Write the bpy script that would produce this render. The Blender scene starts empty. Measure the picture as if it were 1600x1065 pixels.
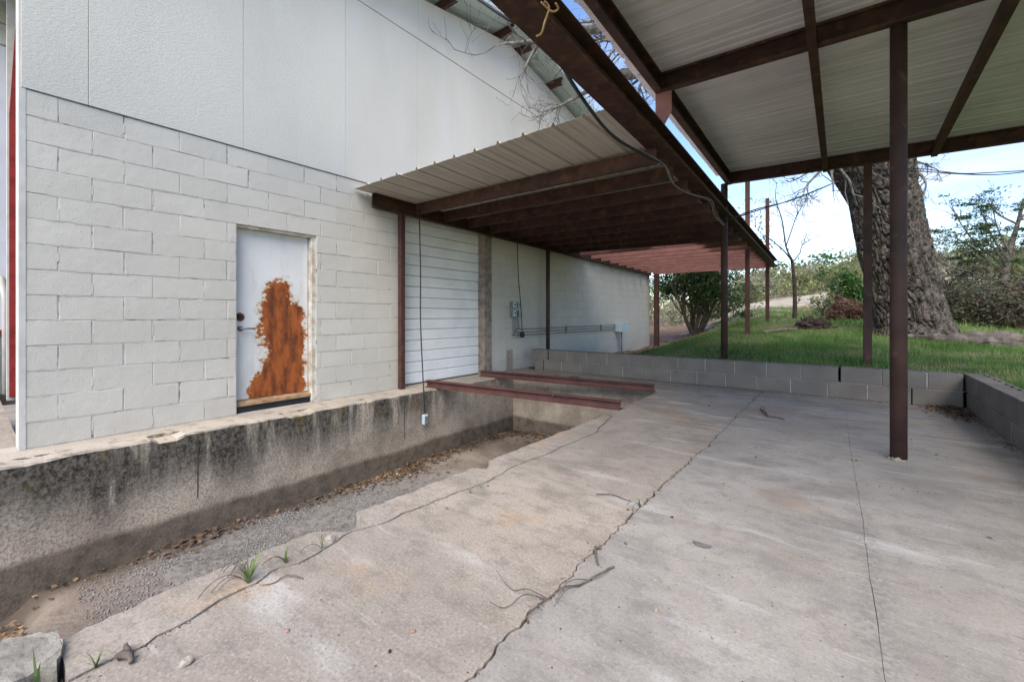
import bpy, bmesh, math, random
import numpy as np
from mathutils import Vector, Matrix, noise as mnoise
from mathutils.geometry import tessellate_polygon
random.seed(7); NPR = np.random.default_rng(7)
R = math.radians
scene = bpy.context.scene
col = scene.collection

# ------------------------------------------------------------------ camera
YAW = R(37.8); H = 1.055; FPX = 666.0; HOR = 493.0
cam = bpy.data.cameras.new('camera'); camo = bpy.data.objects.new('camera', cam); col.objects.link(camo)
camo.location = (0, 0, H); camo.rotation_euler = (R(90), 0, YAW)
cam.sensor_fit = 'HORIZONTAL'; cam.sensor_width = 36; cam.lens = FPX / 1600 * 36
cam.shift_y = -(532.5 - HOR) / 1600; cam.clip_start = .05; cam.clip_end = 3000
scene.camera = camo
# ------------------------------------------------------------------ sky, sun, exposure
SUN_EL, SUN_AZ = R(48), R(158)          # azimuth clockwise from +Y
world = bpy.data.worlds.new('World'); scene.world = world; world.use_nodes = True
wt = world.node_tree; wt.nodes.clear()
def wn(t, **k):
    n = wt.nodes.new(t)
    for a, b in k.items(): setattr(n, a, b)
    return n
wl = wt.links.new
sky = wn('ShaderNodeTexSky', sky_type='NISHITA', sun_disc=False, sun_elevation=SUN_EL, sun_rotation=SUN_AZ,
         air_density=1.0, dust_density=.15, ozone_density=1.2)
tcw = wn('ShaderNodeTexCoord'); sepw = wn('ShaderNodeSeparateXYZ'); wl(tcw.outputs['Generated'], sepw.inputs[0])
addz = wn('ShaderNodeMath', operation='ADD'); addz.inputs[1].default_value = .16; wl(sepw.outputs[2], addz.inputs[0])
mxz = wn('ShaderNodeMath', operation='MAXIMUM'); mxz.inputs[1].default_value = .08; wl(addz.outputs[0], mxz.inputs[0])
dv = wn('ShaderNodeVectorMath', operation='DIVIDE'); cmb = wn('ShaderNodeCombineXYZ')
for i in range(3): wl(mxz.outputs[0], cmb.inputs[i])
wl(tcw.outputs['Generated'], dv.inputs[0]); wl(cmb.outputs[0], dv.inputs[1])
cn = wn('ShaderNodeTexNoise'); cn.inputs['Scale'].default_value = .55; cn.inputs['Detail'].default_value = 9
cn.inputs['Roughness'].default_value = .58; cn.inputs['Distortion'].default_value = .5
offv = wn('ShaderNodeVectorMath', operation='MULTIPLY_ADD'); offv.inputs[1].default_value = (1, 1.7, 1); offv.inputs[2].default_value = (3.1, .4, 2.2)
wl(dv.outputs[0], offv.inputs[0]); wl(offv.outputs[0], cn.inputs['Vector'])
cr = wn('ShaderNodeValToRGB'); cr.color_ramp.elements[0].position = .47; cr.color_ramp.elements[0].color = (0, 0, 0, 1)
cr.color_ramp.elements[1].position = .80; cr.color_ramp.elements[1].color = (.8, .8, .8, 1)
wl(cn.outputs[0], cr.inputs[0])
mixw = wn('ShaderNodeMix', data_type='RGBA'); wl(cr.outputs[0], mixw.inputs[0]); hs = wn('ShaderNodeHueSaturation'); hs.inputs['Saturation'].default_value = 1.1; hs.inputs['Hue'].default_value = .506; wl(sky.outputs[0], hs.inputs['Color']); wl(hs.outputs[0], mixw.inputs[6])
mixw.inputs[7].default_value = (4.5, 4.05, 3.55, 1)
bg = wn('ShaderNodeBackground'); bg.inputs[1].default_value = .10; wl(mixw.outputs[2], bg.inputs[0])
wo = wn('ShaderNodeOutputWorld'); wl(bg.outputs[0], wo.inputs[0])
sl = bpy.data.lights.new('sun', 'SUN'); so = bpy.data.objects.new('sun', sl); col.objects.link(so)
sl.energy = 1.9; sl.angle = R(52); sl.color = (1, .925, .82)
sd = Vector((math.sin(SUN_AZ) * math.cos(SUN_EL), math.cos(SUN_AZ) * math.cos(SUN_EL), math.sin(SUN_EL)))
so.rotation_euler = sd.to_track_quat('Z', 'Y').to_euler(); so.location = sd * 60
vs = scene.view_settings; vs.view_transform = 'Standard'; vs.look = 'None'; vs.exposure = 1.74; vs.gamma = 1
vs.use_curve_mapping = False
scene.cycles.max_bounces = 10; scene.cycles.diffuse_bounces = 6

# ------------------------------------------------------------------ measuring helpers: photo pixel -> point of the place
Fv = Vector((-math.sin(YAW), math.cos(YAW), 0)); Rv = Vector((math.cos(YAW), math.sin(YAW), 0))
def ray(px, py): return Fv + Rv * ((px - 800) / FPX) + Vector((0, 0, (HOR - py) / FPX))
def gp(px, py, z=0.0):
    d = ray(px, py); t = (z - H) / d.z; p = d * t; return Vector((p.x, p.y, z))
def at(px, py, t): return ray(px, py) * t + Vector((0, 0, H))
def onx(px, py, X):
    d = ray(px, py); t = X / d.x; return d * t + Vector((0, 0, H))
def ony(px, py, Y):
    d = ray(px, py); t = Y / d.y; return d * t + Vector((0, 0, H))

# ------------------------------------------------------------------ object helpers
def tag(o, label=None, cat=None, group=None, kind=None):
    if label: o['label'] = label
    if cat: o['category'] = cat
    if group: o['group'] = group
    if kind: o['kind'] = kind
    return o
def empty(name, loc=(0, 0, 0), label=None, cat=None, group=None, kind=None):
    o = bpy.data.objects.new(name, None); col.objects.link(o); o.location = loc
    o.empty_display_size = .2
    return tag(o, label, cat, group, kind)
def link(name, me, mat=None, parent=None, smooth=False, **tags):
    if mat is not None and not me.materials: me.materials.append(mat)
    if smooth: me.polygons.foreach_set('use_smooth', [True] * len(me.polygons))
    o = bpy.data.objects.new(name, me); col.objects.link(o)
    if parent is not None:
        o.parent = parent
        loc = Vector(parent.location)
        if parent.parent is not None: loc = loc + Vector(parent.parent.location)
        if any(abs(c) > 1e-9 for c in loc): o.location = -loc
    return tag(o, **tags)
def build(name, bm, mat=None, parent=None, smooth=False, **tags):
    bmesh.ops.recalc_face_normals(bm, faces=bm.faces)
    me = bpy.data.meshes.new(name); bm.to_mesh(me); bm.free()
    return link(name, me, mat, parent, smooth, **tags)
def NB(): return bmesh.new()
def bx(bm, x0, x1, y0, y1, z0, z1, bev=0):
    v = [bm.verts.new(p) for p in ((x0, y0, z0), (x1, y0, z0), (x1, y1, z0), (x0, y1, z0), (x0, y0, z1), (x1, y0, z1), (x1, y1, z1), (x0, y1, z1))]
    fs = [bm.faces.new([v[i] for i in q]) for q in ((0, 3, 2, 1), (4, 5, 6, 7), (0, 1, 5, 4), (1, 2, 6, 5), (2, 3, 7, 6), (3, 0, 4, 7))]
    if bev:
        es = list({e for f in fs for e in f.edges})
        bmesh.ops.bevel(bm, geom=es, offset=bev, segments=1, affect='EDGES')
def prof(bm, pts, p0, p1, side):
    """extrude a closed 2D outline (s along side, u up) from p0 to p1"""
    p0, p1 = Vector(p0), Vector(p1); d = (p1 - p0).normalized(); s = Vector(side); s = (s - d * s.dot(d)).normalized(); u = s.cross(d)
    if u.z < -1e-6: u = -u
    a = [bm.verts.new(p0 + s * x + u * y) for x, y in pts]; b = [bm.verts.new(p1 + s * x + u * y) for x, y in pts]
    n = len(pts)
    for i in range(n): bm.faces.new((a[i], a[(i + 1) % n], b[(i + 1) % n], b[i]))
    bm.faces.new(a[::-1]); bm.faces.new(b)
def ibeam(w, h, tw=.008, tf=.01):
    w /= 2; return [(-w, 0), (w, 0), (w, tf), (tw / 2, tf), (tw / 2, h - tf), (w, h - tf), (w, h), (-w, h), (-w, h - tf), (-tw / 2, h - tf), (-tw / 2, tf), (-w, tf)]
def cchan(w, h, t=.006, open_=1):
    s = open_; pts = [(0, 0), (w * s, 0), (w * s, .018), ((w - t) * s, .018), ((w - t) * s, t), (t * s, t), (t * s, h - t), ((w - t) * s, h - t), ((w - t) * s, h - .018), (w * s, h - .018), (w * s, h), (0, h)]
    return pts
def tube(bm, pts, rad, n=6, cap=True):
    pts = [Vector(p) for p in pts]
    if not hasattr(rad, '__len__'): rad = [rad] * len(pts)
    rings = []; ref = None
    for i, p in enumerate(pts):
        d = (pts[min(i + 1, len(pts) - 1)] - pts[max(i - 1, 0)])
        if d.length < 1e-9: d = Vector((0, 0, 1))
        d.normalize()
        if ref is None:
            ref = Vector((1, 0, 0)) if abs(d.x) < .8 else Vector((0, 1, 0))
        s = (ref - d * ref.dot(d)); s = s.normalized() if s.length > 1e-6 else d.orthogonal().normalized()
        ref = s; u = d.cross(s)
        rings.append([bm.verts.new(p + (s * math.cos(k * math.tau / n) + u * math.sin(k * math.tau / n)) * rad[i]) for k in range(n)])
    for a, b in zip(rings, rings[1:]):
        for k in range(n): bm.faces.new((a[k], a[(k + 1) % n], b[(k + 1) % n], b[k]))
    if cap:
        bm.faces.new(rings[0][::-1]); bm.faces.new(rings[-1])
def smooth_path(pts, k=6):
    pts = [Vector(p) for p in pts]; out = []
    P = [pts[0]] + pts + [pts[-1]]
    for i in range(1, len(P) - 2):
        for j in range(k):
            t = j / k; a, b, c, d = P[i - 1], P[i], P[i + 1], P[i + 2]
            out.append(.5 * ((2 * b) + (c - a) * t + (2 * a - 5 * b + 4 * c - d) * t * t + (3 * b - a - 3 * c + d) * t ** 3))
    out.append(pts[-1]); return out
def from_np(name, verts, faces):
    """verts (n,3), faces (m,k) all the same k"""
    me = bpy.data.meshes.new(name); m, k = faces.shape
    me.vertices.add(len(verts)); me.vertices.foreach_set('co', verts.astype(np.float32).ravel())
    me.loops.add(m * k); me.loops.foreach_set('vertex_index', faces.astype(np.int32).ravel())
    me.polygons.add(m); me.polygons.foreach_set('loop_start', np.arange(0, m * k, k, dtype=np.int32))
    me.update(calc_edges=True); me.validate(); return me
def leaf_arrays(c, size, elong=2.0, flat=0.0):
    """diamond leaves at centres c (n,3)"""
    n = len(c); d = NPR.normal(size=(n, 3)); d[:, 2] *= (1 - flat); d /= np.linalg.norm(d, axis=1)[:, None] + 1e-9
    e = NPR.normal(size=(n, 3)); e[:, 2] *= (1 - flat); e -= d * (d * e).sum(1)[:, None]; e /= np.linalg.norm(e, axis=1)[:, None] + 1e-9
    s = (size * NPR.uniform(.6, 1.35, n))[:, None]
    v = np.stack([c - d * s * elong / 2, c + e * s / 2, c + d * s * elong / 2, c - e * s / 2], 1).reshape(-1, 3)
    return v, np.arange(4 * n).reshape(n, 4)

# ------------------------------------------------------------------ material helpers
class MT:
    def __init__(s, name, rough=.8, spec=.3, metal=0):
        s.m = bpy.data.materials.new(name); s.m.use_nodes = True; s.t = s.m.node_tree; s.L = s.t.links.new
        s.b = s.t.nodes['Principled BSDF']; s.b.inputs['Roughness'].default_value = rough; s.b.inputs['Metallic'].default_value = metal
        s.b.inputs['Specular IOR Level'].default_value = spec
        s.geo = s.n('ShaderNodeNewGeometry'); s.pos = s.geo.outputs['Position']; s.bh = None
    def n(s, t, **k):
        n = s.t.nodes.new(t)
        for a, b in k.items(): setattr(n, a, b)
        return n
    def put(s, sock, v):
        if hasattr(v, 'is_output') or isinstance(v, bpy.types.NodeSocket): s.L(v, sock)
        elif isinstance(v, tuple) and len(v) == 3 and sock.type == 'RGBA': sock.default_value = (*v, 1)
        else: sock.default_value = v
    def vec(s, scale=(1, 1, 1), off=(0, 0, 0), src=None):
        n = s.n('ShaderNodeVectorMath', operation='MULTIPLY_ADD'); s.L(src or s.pos, n.inputs[0]); n.inputs[1].default_value = scale; n.inputs[2].default_value = off
        return n.outputs[0]
    def noise(s, scale, detail=5, vec=None, rough=.55, dist=0):
        n = s.n('ShaderNodeTexNoise'); n.inputs['Scale'].default_value = scale; n.inputs['Detail'].default_value = detail
        n.inputs['Roughness'].default_value = rough; n.inputs['Distortion'].default_value = dist; s.L(vec or s.pos, n.inputs['Vector']); return n.outputs[0]
    def vor(s, scale, vec=None, feature='F1', out=0):
        n = s.n('ShaderNodeTexVoronoi', feature=feature); n.inputs['Scale'].default_value = scale; s.L(vec or s.pos, n.inputs['Vector']); return n.outputs[out]
    def ramp(s, f, a, b, ca=0.0, cb=1.0):
        n = s.n('ShaderNodeMapRange'); n.interpolation_type = 'SMOOTHSTEP'; s.put(n.inputs[0], f)
        for i, v in enumerate((a, b, ca, cb)): s.put(n.inputs[i + 1], v)
        return n.outputs[0]
    def mix(s, f, a, b, blend='MIX'):
        n = s.n('ShaderNodeMix', data_type='RGBA', blend_type=blend); s.put(n.inputs[0], f); s.put(n.inputs[6], a); s.put(n.inputs[7], b); return n.outputs[2]
    def math(s, op, a, b=0.0, c=None):
        n = s.n('ShaderNodeMath', operation=op); s.put(n.inputs[0], a); s.put(n.inputs[1], b)
        if c is not None: s.put(n.inputs[2], c)
        return n.outputs[0]
    def xyz(s, src=None):
        n = s.n('ShaderNodeSeparateXYZ'); s.L(src or s.pos, n.inputs[0]); return n.outputs
    def rnd(s): return s.n('ShaderNodeObjectInfo').outputs['Random']
    def objc(s): return s.n('ShaderNodeTexCoord').outputs['Object']
    def color(s, c): s.put(s.b.inputs['Base Color'], c); return s
    def bump(s, h, strength=.3, dist=.01):
        n = s.n('ShaderNodeBump'); n.inputs['Strength'].default_value = strength; n.inputs['Distance'].default_value = dist; s.L(h, n.inputs['Height'])
        if s.bh is not None: s.L(s.bh, n.inputs['Normal'])
        s.bh = n.outputs[0]; s.put(s.b.inputs['Normal'], s.bh); return s

def island(m): return m.geo.outputs['Random Per Island']

def m_painted_block():
    m = MT('painted_block', .75, .25)
    c = m.mix(m.ramp(m.noise(.9, 6), .35, .7), (.55, .515, .455), (.485, .452, .395))
    c = m.mix(m.math('MULTIPLY', m.rnd(), .4), c, (.44, .41, .36))
    pores = m.ramp(m.noise(95, 3), .66, .74)
    c = m.mix(m.math('MULTIPLY', pores, .35), c, (.3, .29, .27))
    z = m.xyz()[2]
    splash = m.math('MULTIPLY', m.ramp(z, .28, .0), m.ramp(m.noise(3, 6), .42, .66))
    c = m.mix(m.math('MULTIPLY', splash, .55), c, (.42, .37, .3))
    smut = m.math('MULTIPLY', m.ramp(m.noise(2.2, 8, m.vec((1, 1, .6))), .56, .74), .35)
    c = m.mix(smut, c, (.40, .39, .36))
    ob = m.xyz(m.objc()); zf = m.math('MULTIPLY', m.math('FRACT', m.math('DIVIDE', m.math('ADD', ob[2], 2.032), .2032)), .2032); ez = m.math('MINIMUM', zf, m.math('SUBTRACT', .2032, zf))
    soil = m.math('MULTIPLY', m.ramp(m.math('ADD', ez, m.math('MULTIPLY', m.math('SUBTRACT', m.noise(17, 8, None, .7), .5), .06)), .014, .0), m.ramp(m.noise(1.5, 5), .42, .6))
    c = m.mix(m.math('MULTIPLY', soil, .45), c, (.30, .28, .24))
    pit = m.math('MULTIPLY', m.ramp(m.noise(48, 2), .74, .77), m.ramp(m.xyz()[1], 1.4, .3))
    c = m.mix(pit, c, (.06, .055, .05))
    m.color(c); m.bump(m.noise(70, 7, None, .7), .5, .005); m.bump(m.noise(12, 5), .4, .010); return m.m
def m_joint():
    m = MT('painted_mortar', .85, .2)
    c = m.mix(m.ramp(m.noise(9, 7), .5, .66), (.48, .46, .42), (.14, .12, .10))
    c = m.mix(m.math('MULTIPLY', m.ramp(m.noise(2.1, 4), .46, .64), .8), c, (.47, .455, .415))
    m.color(c); m.bump(m.noise(80, 4), .5, .004); return m.m
def m_stucco():
    m = MT('stucco_board', .75, .25)
    c = m.mix(m.ramp(m.noise(.8, 6, m.vec((1, 1, .5))), .35, .7), (.555, .52, .462), (.485, .455, .403))
    c = m.mix(m.math('MULTIPLY', m.rnd(), .3), c, (.45, .43, .395))
    streak = m.math('MULTIPLY', m.ramp(m.noise(3.6, 7, m.vec((1, 1, .10)), .62), .52, .68), .5)
    c = m.mix(streak, c, (.52, .52, .49))
    m.color(c); tx = m.noise(34, 8, m.vec((1, 1, 1.8)), .66, .35); m.color(m.mix(m.math('MULTIPLY', m.ramp(tx, .46, .36), .35), c, (.47, .46, .43))); m.bump(tx, .6, .008); return m.m  # dust tone in the hollows, doubling as painted shade of the relief
def m_steel(name, base, dark, rust, lo=.5, hi=.7):
    m = MT(name, .7, .3)
    c = m.mix(m.ramp(m.noise(5, 6), .35, .7), base, dark)
    c = m.mix(m.math('MULTIPLY', m.ramp(m.noise(11, 7), lo, hi), .7), c, rust)
    m.color(c); m.bump(m.noise(70, 4), .3, .002); return m.m
def m_sheet(name, base, dirt):
    m = MT(name, .5, .4)
    o = m.pos
    c = m.mix(m.ramp(m.noise(1.3, 6), .35, .7), base, tuple(b * .86 for b in base))
    m1 = m.ramp(m.noise(2.2, 6, m.vec((.35, 5, 1) if 'carport' in name else (5, .35, 1))), .5, .74)
    c = m.mix(m.math('MULTIPLY', m1, .55), c, dirt)
    c = m.mix(m.math('MULTIPLY', m.ramp(m.noise(9, 2), .78, .8), .8), c, (.15, .07, .03))
    m.color(c); m.bump(m.noise(3, 2), .15, .02); return m.m
def m_pit_wall():
    m = MT('stained_concrete', .92, .15)
    x, y, z = m.xyz()
    base = m.mix(m.ramp(m.noise(2.2, 9, None, .65), .36, .66), (.46, .385, .30), (.27, .22, .168))
    grain = m.noise(48, 8, None, .72)
    base = m.mix(m.math('MULTIPLY', m.ramp(grain, .46, .62), .6), base, (.12, .10, .082))
    base = m.mix(m.math('MULTIPLY', m.ramp(grain, .46, .34), .35), base, (.52, .48, .42))
    st = m.noise(1.5, 9, m.vec((1.3, 1.3, .34)), .66, .3)                     # mould running down the wall
    st2 = m.noise(8.5, 8, m.vec((1, 1, .14)), .62)
    fine = m.noise(26, 8, m.vec((1, 1, .8)), .75)
    run = m.math('ADD', m.math('ADD', m.math('MULTIPLY', st, .46), m.math('MULTIPLY', st2, .36)), m.math('MULTIPLY', fine, .18))
    zone = m.ramp(m.math('ADD', z, m.math('MULTIPLY', m.math('SUBTRACT', m.noise(2.2, 5, m.vec((1, 1, .1))), .5), .9)), -.60, -.14)
    near = m.ramp(y, 4.9, 3.5, .30, 1.0)
    bias = m.math('MULTIPLY', m.ramp(y, 1.5, 0, 0, .05), 1)
    mould = m.math('MULTIPLY', m.math('MULTIPLY', m.ramp(m.math('ADD', run, bias), .42, .505), zone), near)
    c = m.mix(m.math('MULTIPLY', mould, .95), base, m.mix(m.ramp(fine, .40, .60), (.018, .016, .013), (.13, .112, .09)))
    wash = m.math('MULTIPLY', m.ramp(m.noise(3.6, 6, m.vec((1, 1, .10), (3, 9, 0)), .6), .60, .69), m.ramp(z, -.75, -.3))
    c = m.mix(m.math('MULTIPLY', wash, .7), c, (.47, .43, .37))
    lich = m.math('MULTIPLY', m.ramp(m.noise(4.2, 8, None, .65), .53, .66), m.ramp(z, -.36, -.02))
    c = m.mix(m.math('MULTIPLY', lich, .7), c, (.15, .095, .022))
    band = m.ramp(m.math('ADD', z, m.math('MULTIPLY', m.noise(2.0, 6),   .12)), -.63, -.70)     # old soil line low on the wall
    c = m.mix(m.math('MULTIPLY', band, .8), c, m.mix(m.ramp(m.noise(9, 8, None, .68), .4, .65), (.125, .097, .072), (.05, .04, .031)))
    nz = m.xyz(m.geo.outputs['True Normal'])[2]
    top = m.ramp(nz, .6, .8)
    tc = m.mix(m.ramp(m.noise(2.4, 8, None, .62), .38, .66), (.43, .37, .30), (.33, .295, .25))
    tc = m.mix(m.math('MULTIPLY', m.ramp(m.noise(7, 8, None, .68), .52, .68), .75), tc, (.19, .14, .095))
    c = m.mix(top, c, tc)
    m.color(c)
    pits = m.math('MULTIPLY', m.ramp(m.noise(34, 4), .56, .66), m.ramp(m.noise(1.3, 4), .46, .62))
    m.bump(m.math('SUBTRACT', grain, pits), .6, .008); m.bump(m.noise(110, 5), .5, .004); m.bump(m.noise(6, 6), .3, .02); return m.m
def m_slab(name, warm):
    m = MT(name, .85, .25)
    x, y, z = m.xyz()
    if warm: a, b, d = (.36, .305, .25), (.285, .243, .20), (.185, .158, .132)
    else: a, b, d = (.325, .295, .26), (.262, .238, .211), (.19, .171, .152)
    c = m.mix(m.ramp(m.noise(.75, 9, None, .66), .40, .60), a, b)
    c = m.mix(m.math('MULTIPLY', m.ramp(m.noise(7.5, 10, m.vec((1, 1.3, 1), (2, 9, 4)), .76), .48, .62), .55), c, d)
    c = m.mix(m.math('MULTIPLY', m.ramp(m.noise(2.1, 8, m.vec((1, 1.6, 1), (7, 3, 1)), .62), .5, .68), .7), c, d)
    # wind- and broom-drawn smears running across towards the block wall
    sm = m.noise(1.5, 8, m.vec((.55, 3.4, 1), (1, 0, 0)), .65, .4)
    far = m.ramp(y, 2.6, 5.0, .25, 1.0)
    c = m.mix(m.math('MULTIPLY', m.math('MULTIPLY', m.ramp(sm, .52, .66), far), .75), c, (.235, .165, .125))
    c = m.mix(m.math('MULTIPLY', m.ramp(m.noise(1.9, 7, m.vec((.6, 2.5, 1), (4, 8, 0))), .56, .7), .5), c, (.5, .485, .46))
    orange = m.math('MULTIPLY', m.ramp(m.noise(1.6, 6, m.vec((1, 1, 1), (11, 5, 0))), .58, .72), .45 if warm else .2)
    c = m.mix(orange, c, (.42, .26, .13))
    fine = m.noise(85, 7, None, .78)
    c = m.mix(m.math('MULTIPLY', m.ramp(fine, .52, .62), .62 if warm else .4), c, (.15, .13, .11))
    c = m.mix(m.math('MULTIPLY', m.ramp(fine, .46, .36), .45 if warm else .25), c, (.58, .52, .45))
    scr = m.noise(2.6, 9, m.vec((1.0, 14, 1), (2, 0, 5)), .74, .25)
    c = m.mix(m.math('MULTIPLY', m.math('MULTIPLY', m.ramp(scr, .58, .63), m.ramp(m.noise(1.1, 4), .42, .58)), .38), c, (.50, .47, .43))
    c = m.mix(m.math('MULTIPLY', m.math('MULTIPLY', m.ramp(scr, .42, .37), m.ramp(m.noise(.9, 4, m.vec((1, 1, 1), (4, 4, 0))), .45, .6)), .40), c, (.15, .125, .105))
    c = m.mix(m.math('MULTIPLY', m.ramp(m.noise(38, 3), .72, .75), .7), c, (.09, .075, .062))
    for (px, py, r, k, cc) in ((1222, 776, .17, .55, (.24, .185, .14)), (1330, 600, .35, .5, (.17, .165, .155)), (1560, 655, .3, .3, (.2, .16, .13)),
                               (1210, 640, .3, .4, (.27, .19, .14)), (1090, 625, .25, .3, (.24, .19, .15))):
        p = gp(px, py)
        dn = m.n('ShaderNodeVectorMath', operation='DISTANCE'); m.L(m.pos, dn.inputs[0]); dn.inputs[1].default_value = (p.x, p.y, 0)
        q = m.math('ADD', dn.outputs['Value'], m.math('MULTIPLY', m.math('SUBTRACT', m.noise(5, 5), .5), r * 1.5))
        c = m.mix(m.math('MULTIPLY', m.ramp(q, r, r * .45), k), c, cc)
    # worn rough strip over the old joint
    wv = m.math('ABSOLUTE', m.math('SUBTRACT', m.math('ADD', x, m.math('MULTIPLY', m.math('SUBTRACT', m.noise(2.5, 4), .5), .16)), .09))
    strip = m.math('MULTIPLY', m.ramp(wv, .09, .01), m.ramp(y, 3.3, 2.6))
    c = m.mix(m.math('MULTIPLY', m.math('MULTIPLY', strip, m.ramp(m.noise(40, 4), .42, .6)), .5), c, (.15, .14, .125))
    m.color(c); m.bump(fine, .45 if warm else .25, .005); m.bump(m.noise(9, 6), .25, .012); return m.m
def m_simple(name, a, b, scale=8, rough=.8, bs=.3, bd=.005, rnd=0.0, spec=.25):
    m = MT(name, rough, spec)
    c = m.mix(m.ramp(m.noise(scale, 6), .35, .68), a, b)
    if rnd: c = m.mix(m.math('MULTIPLY', m.rnd(), rnd), c, tuple(v * .55 for v in a))
    m.color(c); m.bump(m.noise(scale * 7, 4), bs, bd); return m.m
def m_leaf(name, cols, trans=.25, rough=.6, alt=None):
    m = MT(name, rough, .25)
    r = m.geo.outputs['Random Per Island']
    cr = m.n('ShaderNodeValToRGB'); e = cr.color_ramp.elements
    e[0].color = (*cols[0], 1); e[0].position = 0
    while len(e) < len(cols): e.new(.5)
    for i, c in enumerate(cols): e[i].position = i / (len(cols) - 1); e[i].color = (*c, 1)
    m.L(r, cr.inputs[0]); c = m.mix(m.math('MULTIPLY', m.ramp(m.noise(1.1, 5, None, .65), .40, .58), .75), cr.outputs[0], cols[0])
    if alt: c = m.mix(m.math('MULTIPLY', m.ramp(m.noise(.8, 6, m.vec((1, 1, 1), (5, 1, 2)), .68), .50, .62), .8), c, alt)
    m.color(c)
    if trans:
        tr = m.n('ShaderNodeBsdfTranslucent'); m.L(c, tr.inputs[0]); ms = m.n('ShaderNodeMixShader'); ms.inputs[0].default_value = trans
        out = m.t.nodes['Material Output']; m.L(m.b.outputs[0], ms.inputs[1]); m.L(tr.outputs[0], ms.inputs[2]); m.L(ms.outputs[0], out.inputs[0])
    return m.m
def m_cmu():
    m = MT('grey_block', .9, .2)
    c = m.mix(m.ramp(m.noise(3.5, 6), .35, .68), (.225, .197, .172), (.165, .145, .128))
    c = m.mix(m.math('MULTIPLY', m.rnd(), .55), c, (.16, .143, .128))
    c = m.mix(m.math('MULTIPLY', m.ramp(m.noise(120, 3), .55, .68), .5), c, (.12, .11, .10))
    c = m.mix(m.math('MULTIPLY', m.ramp(m.noise(1.1, 5), .5, .7), .4), c, (.25, .2, .165))
    m.color(c); m.bump(m.noise(110, 4), .5, .004); return m.m
def m_door():
    m = MT('rusted_white_door', .45, .4)
    x, y, z = m.xyz(m.objc())
    u, v = y, z                                       # metres on the leaf: y across, z up
    nz = m.math('SUBTRACT', m.noise(7, 8, m.vec((1, 1, 1), src=m.objc()), .65, .5), .5)
    n2 = m.math('SUBTRACT', m.noise(30, 9, m.vec((1, .8, 1), src=m.objc()), .68), .5)
    def curve(pts, lo, hi):
        f = m.n('ShaderNodeFloatCurve'); cv = f.mapping.curves[0]; f.mapping.use_clip = False
        for i, (a, b) in enumerate(pts):
            if i < 2: cv.points[i].location = (a, b)
            else: cv.points.new(a, b)
        f.mapping.update(); m.put(f.inputs['Value'], m.math('DIVIDE', v, 2.0)); return f.outputs[0]
    left = curve([(0, .14), (1, .52), (.06, .16), (.13, .22), (.2, .29), (.26, .30), (.31, .26), (.38, .25), (.45, .25), (.55, .27), (.62, .33), (.68, .42), (.72, .46)], 0, 1)
    right = curve([(0, .775), (1, .5), (.3, .77), (.44, .765), (.5, .73), (.54, .655), (.60, .59), (.66, .56), (.69, .52)], 0, 1)
    d = m.math('MINIMUM', m.math('SUBTRACT', u, left), m.math('SUBTRACT', right, u))
    d = m.math('MINIMUM', d, m.math('SUBTRACT', 1.33, v))
    d2 = m.math('ADD', d, m.math('ADD', m.math('MULTIPLY', nz, .36), m.math('MULTIPLY', n2, .22)))
    k = m.ramp(d2, -.012, .016)
    white = m.mix(m.ramp(m.noise(2, 5), .3, .7), (.68, .665, .645), (.60, .585, .57))
    white = m.mix(m.math('MULTIPLY', m.ramp(m.noise(9, 7, m.vec((1, 1, .25), src=m.objc()), .65), .5, .7), .3), white, (.40, .37, .32))
    halo = m.math('MULTIPLY', m.ramp(d2, -.06, 0), .55)
    white = m.mix(halo, white, (.55, .42, .28))
    rust = m.mix(m.ramp(m.noise(6, 8, m.vec((1, 2.0, .7), src=m.objc()), .65), .36, .66), (.35, .09, .018), (.10, .028, .010))
    rust = m.mix(m.ramp(d2, .05, .0), rust, (.36, .13, .03))
    rust = m.mix(m.math('MULTIPLY', m.ramp(m.noise(50, 4), .5, .7), .5), rust, (.2, .06, .015))
    c = m.mix(k, white, rust); m.color(c)
    m.put(m.b.inputs['Roughness'], m.ramp(k, 0, 1, .4, .9)); m.bump(m.noise(60, 4), .2, .002); m.bump(k, .25, .0015); return m.m
def m_bark():
    m = MT('oak_bark', .95, .15)
    c = m.mix(m.ramp(m.noise(11, 7, m.vec((1, 1, .4)), .65), .4, .62), (.105, .088, .075), (.034, .028, .023))
    c = m.mix(m.math('MULTIPLY', m.ramp(m.noise(22, 5), .56, .68), .5), c, (.20, .17, .145))
    m.color(c); m.bump(m.vor(20, m.vec((1, 1, .4))), .9, .03); m.bump(m.noise(60, 5), .5, .008); return m.m
def m_ground():
    m = MT('lawn_soil', .95, .1)
    x, y, z = m.xyz()
    g = m.mix(m.ramp(m.noise(2.2, 7), .35, .65), (.085, .135, .035), (.05, .085, .022))
    dry = m.mix(m.ramp(m.noise(1.2, 7), .35, .65), (.43, .37, .29), (.31, .26, .19))
    f = m.ramp(m.math('ADD', y, m.math('MULTIPLY', m.noise(.5, 5), 8)), 17.5, 21)
    c = m.mix(f, g, dry)
    soil = m.mix(m.ramp(m.noise(6, 6), .35, .65), (.20, .125, .08), (.12, .075, .05))
    bare = m.math('MULTIPLY', m.ramp(m.math('ADD', x, m.math('MULTIPLY', m.noise(1.3, 5), 1.1)), -3.6, -4.0), 1.0)
    c = m.mix(bare, c, soil)
    c = m.mix(m.math('MULTIPLY', m.ramp(m.noise(.9, 5, m.vec((1, 1, 1), (3, 3, 0))), .56, .68), .7), c, m.mix(.5, soil, dry))
    m.color(c); m.bump(m.noise(14, 6), .6, .04); return m.m
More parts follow.
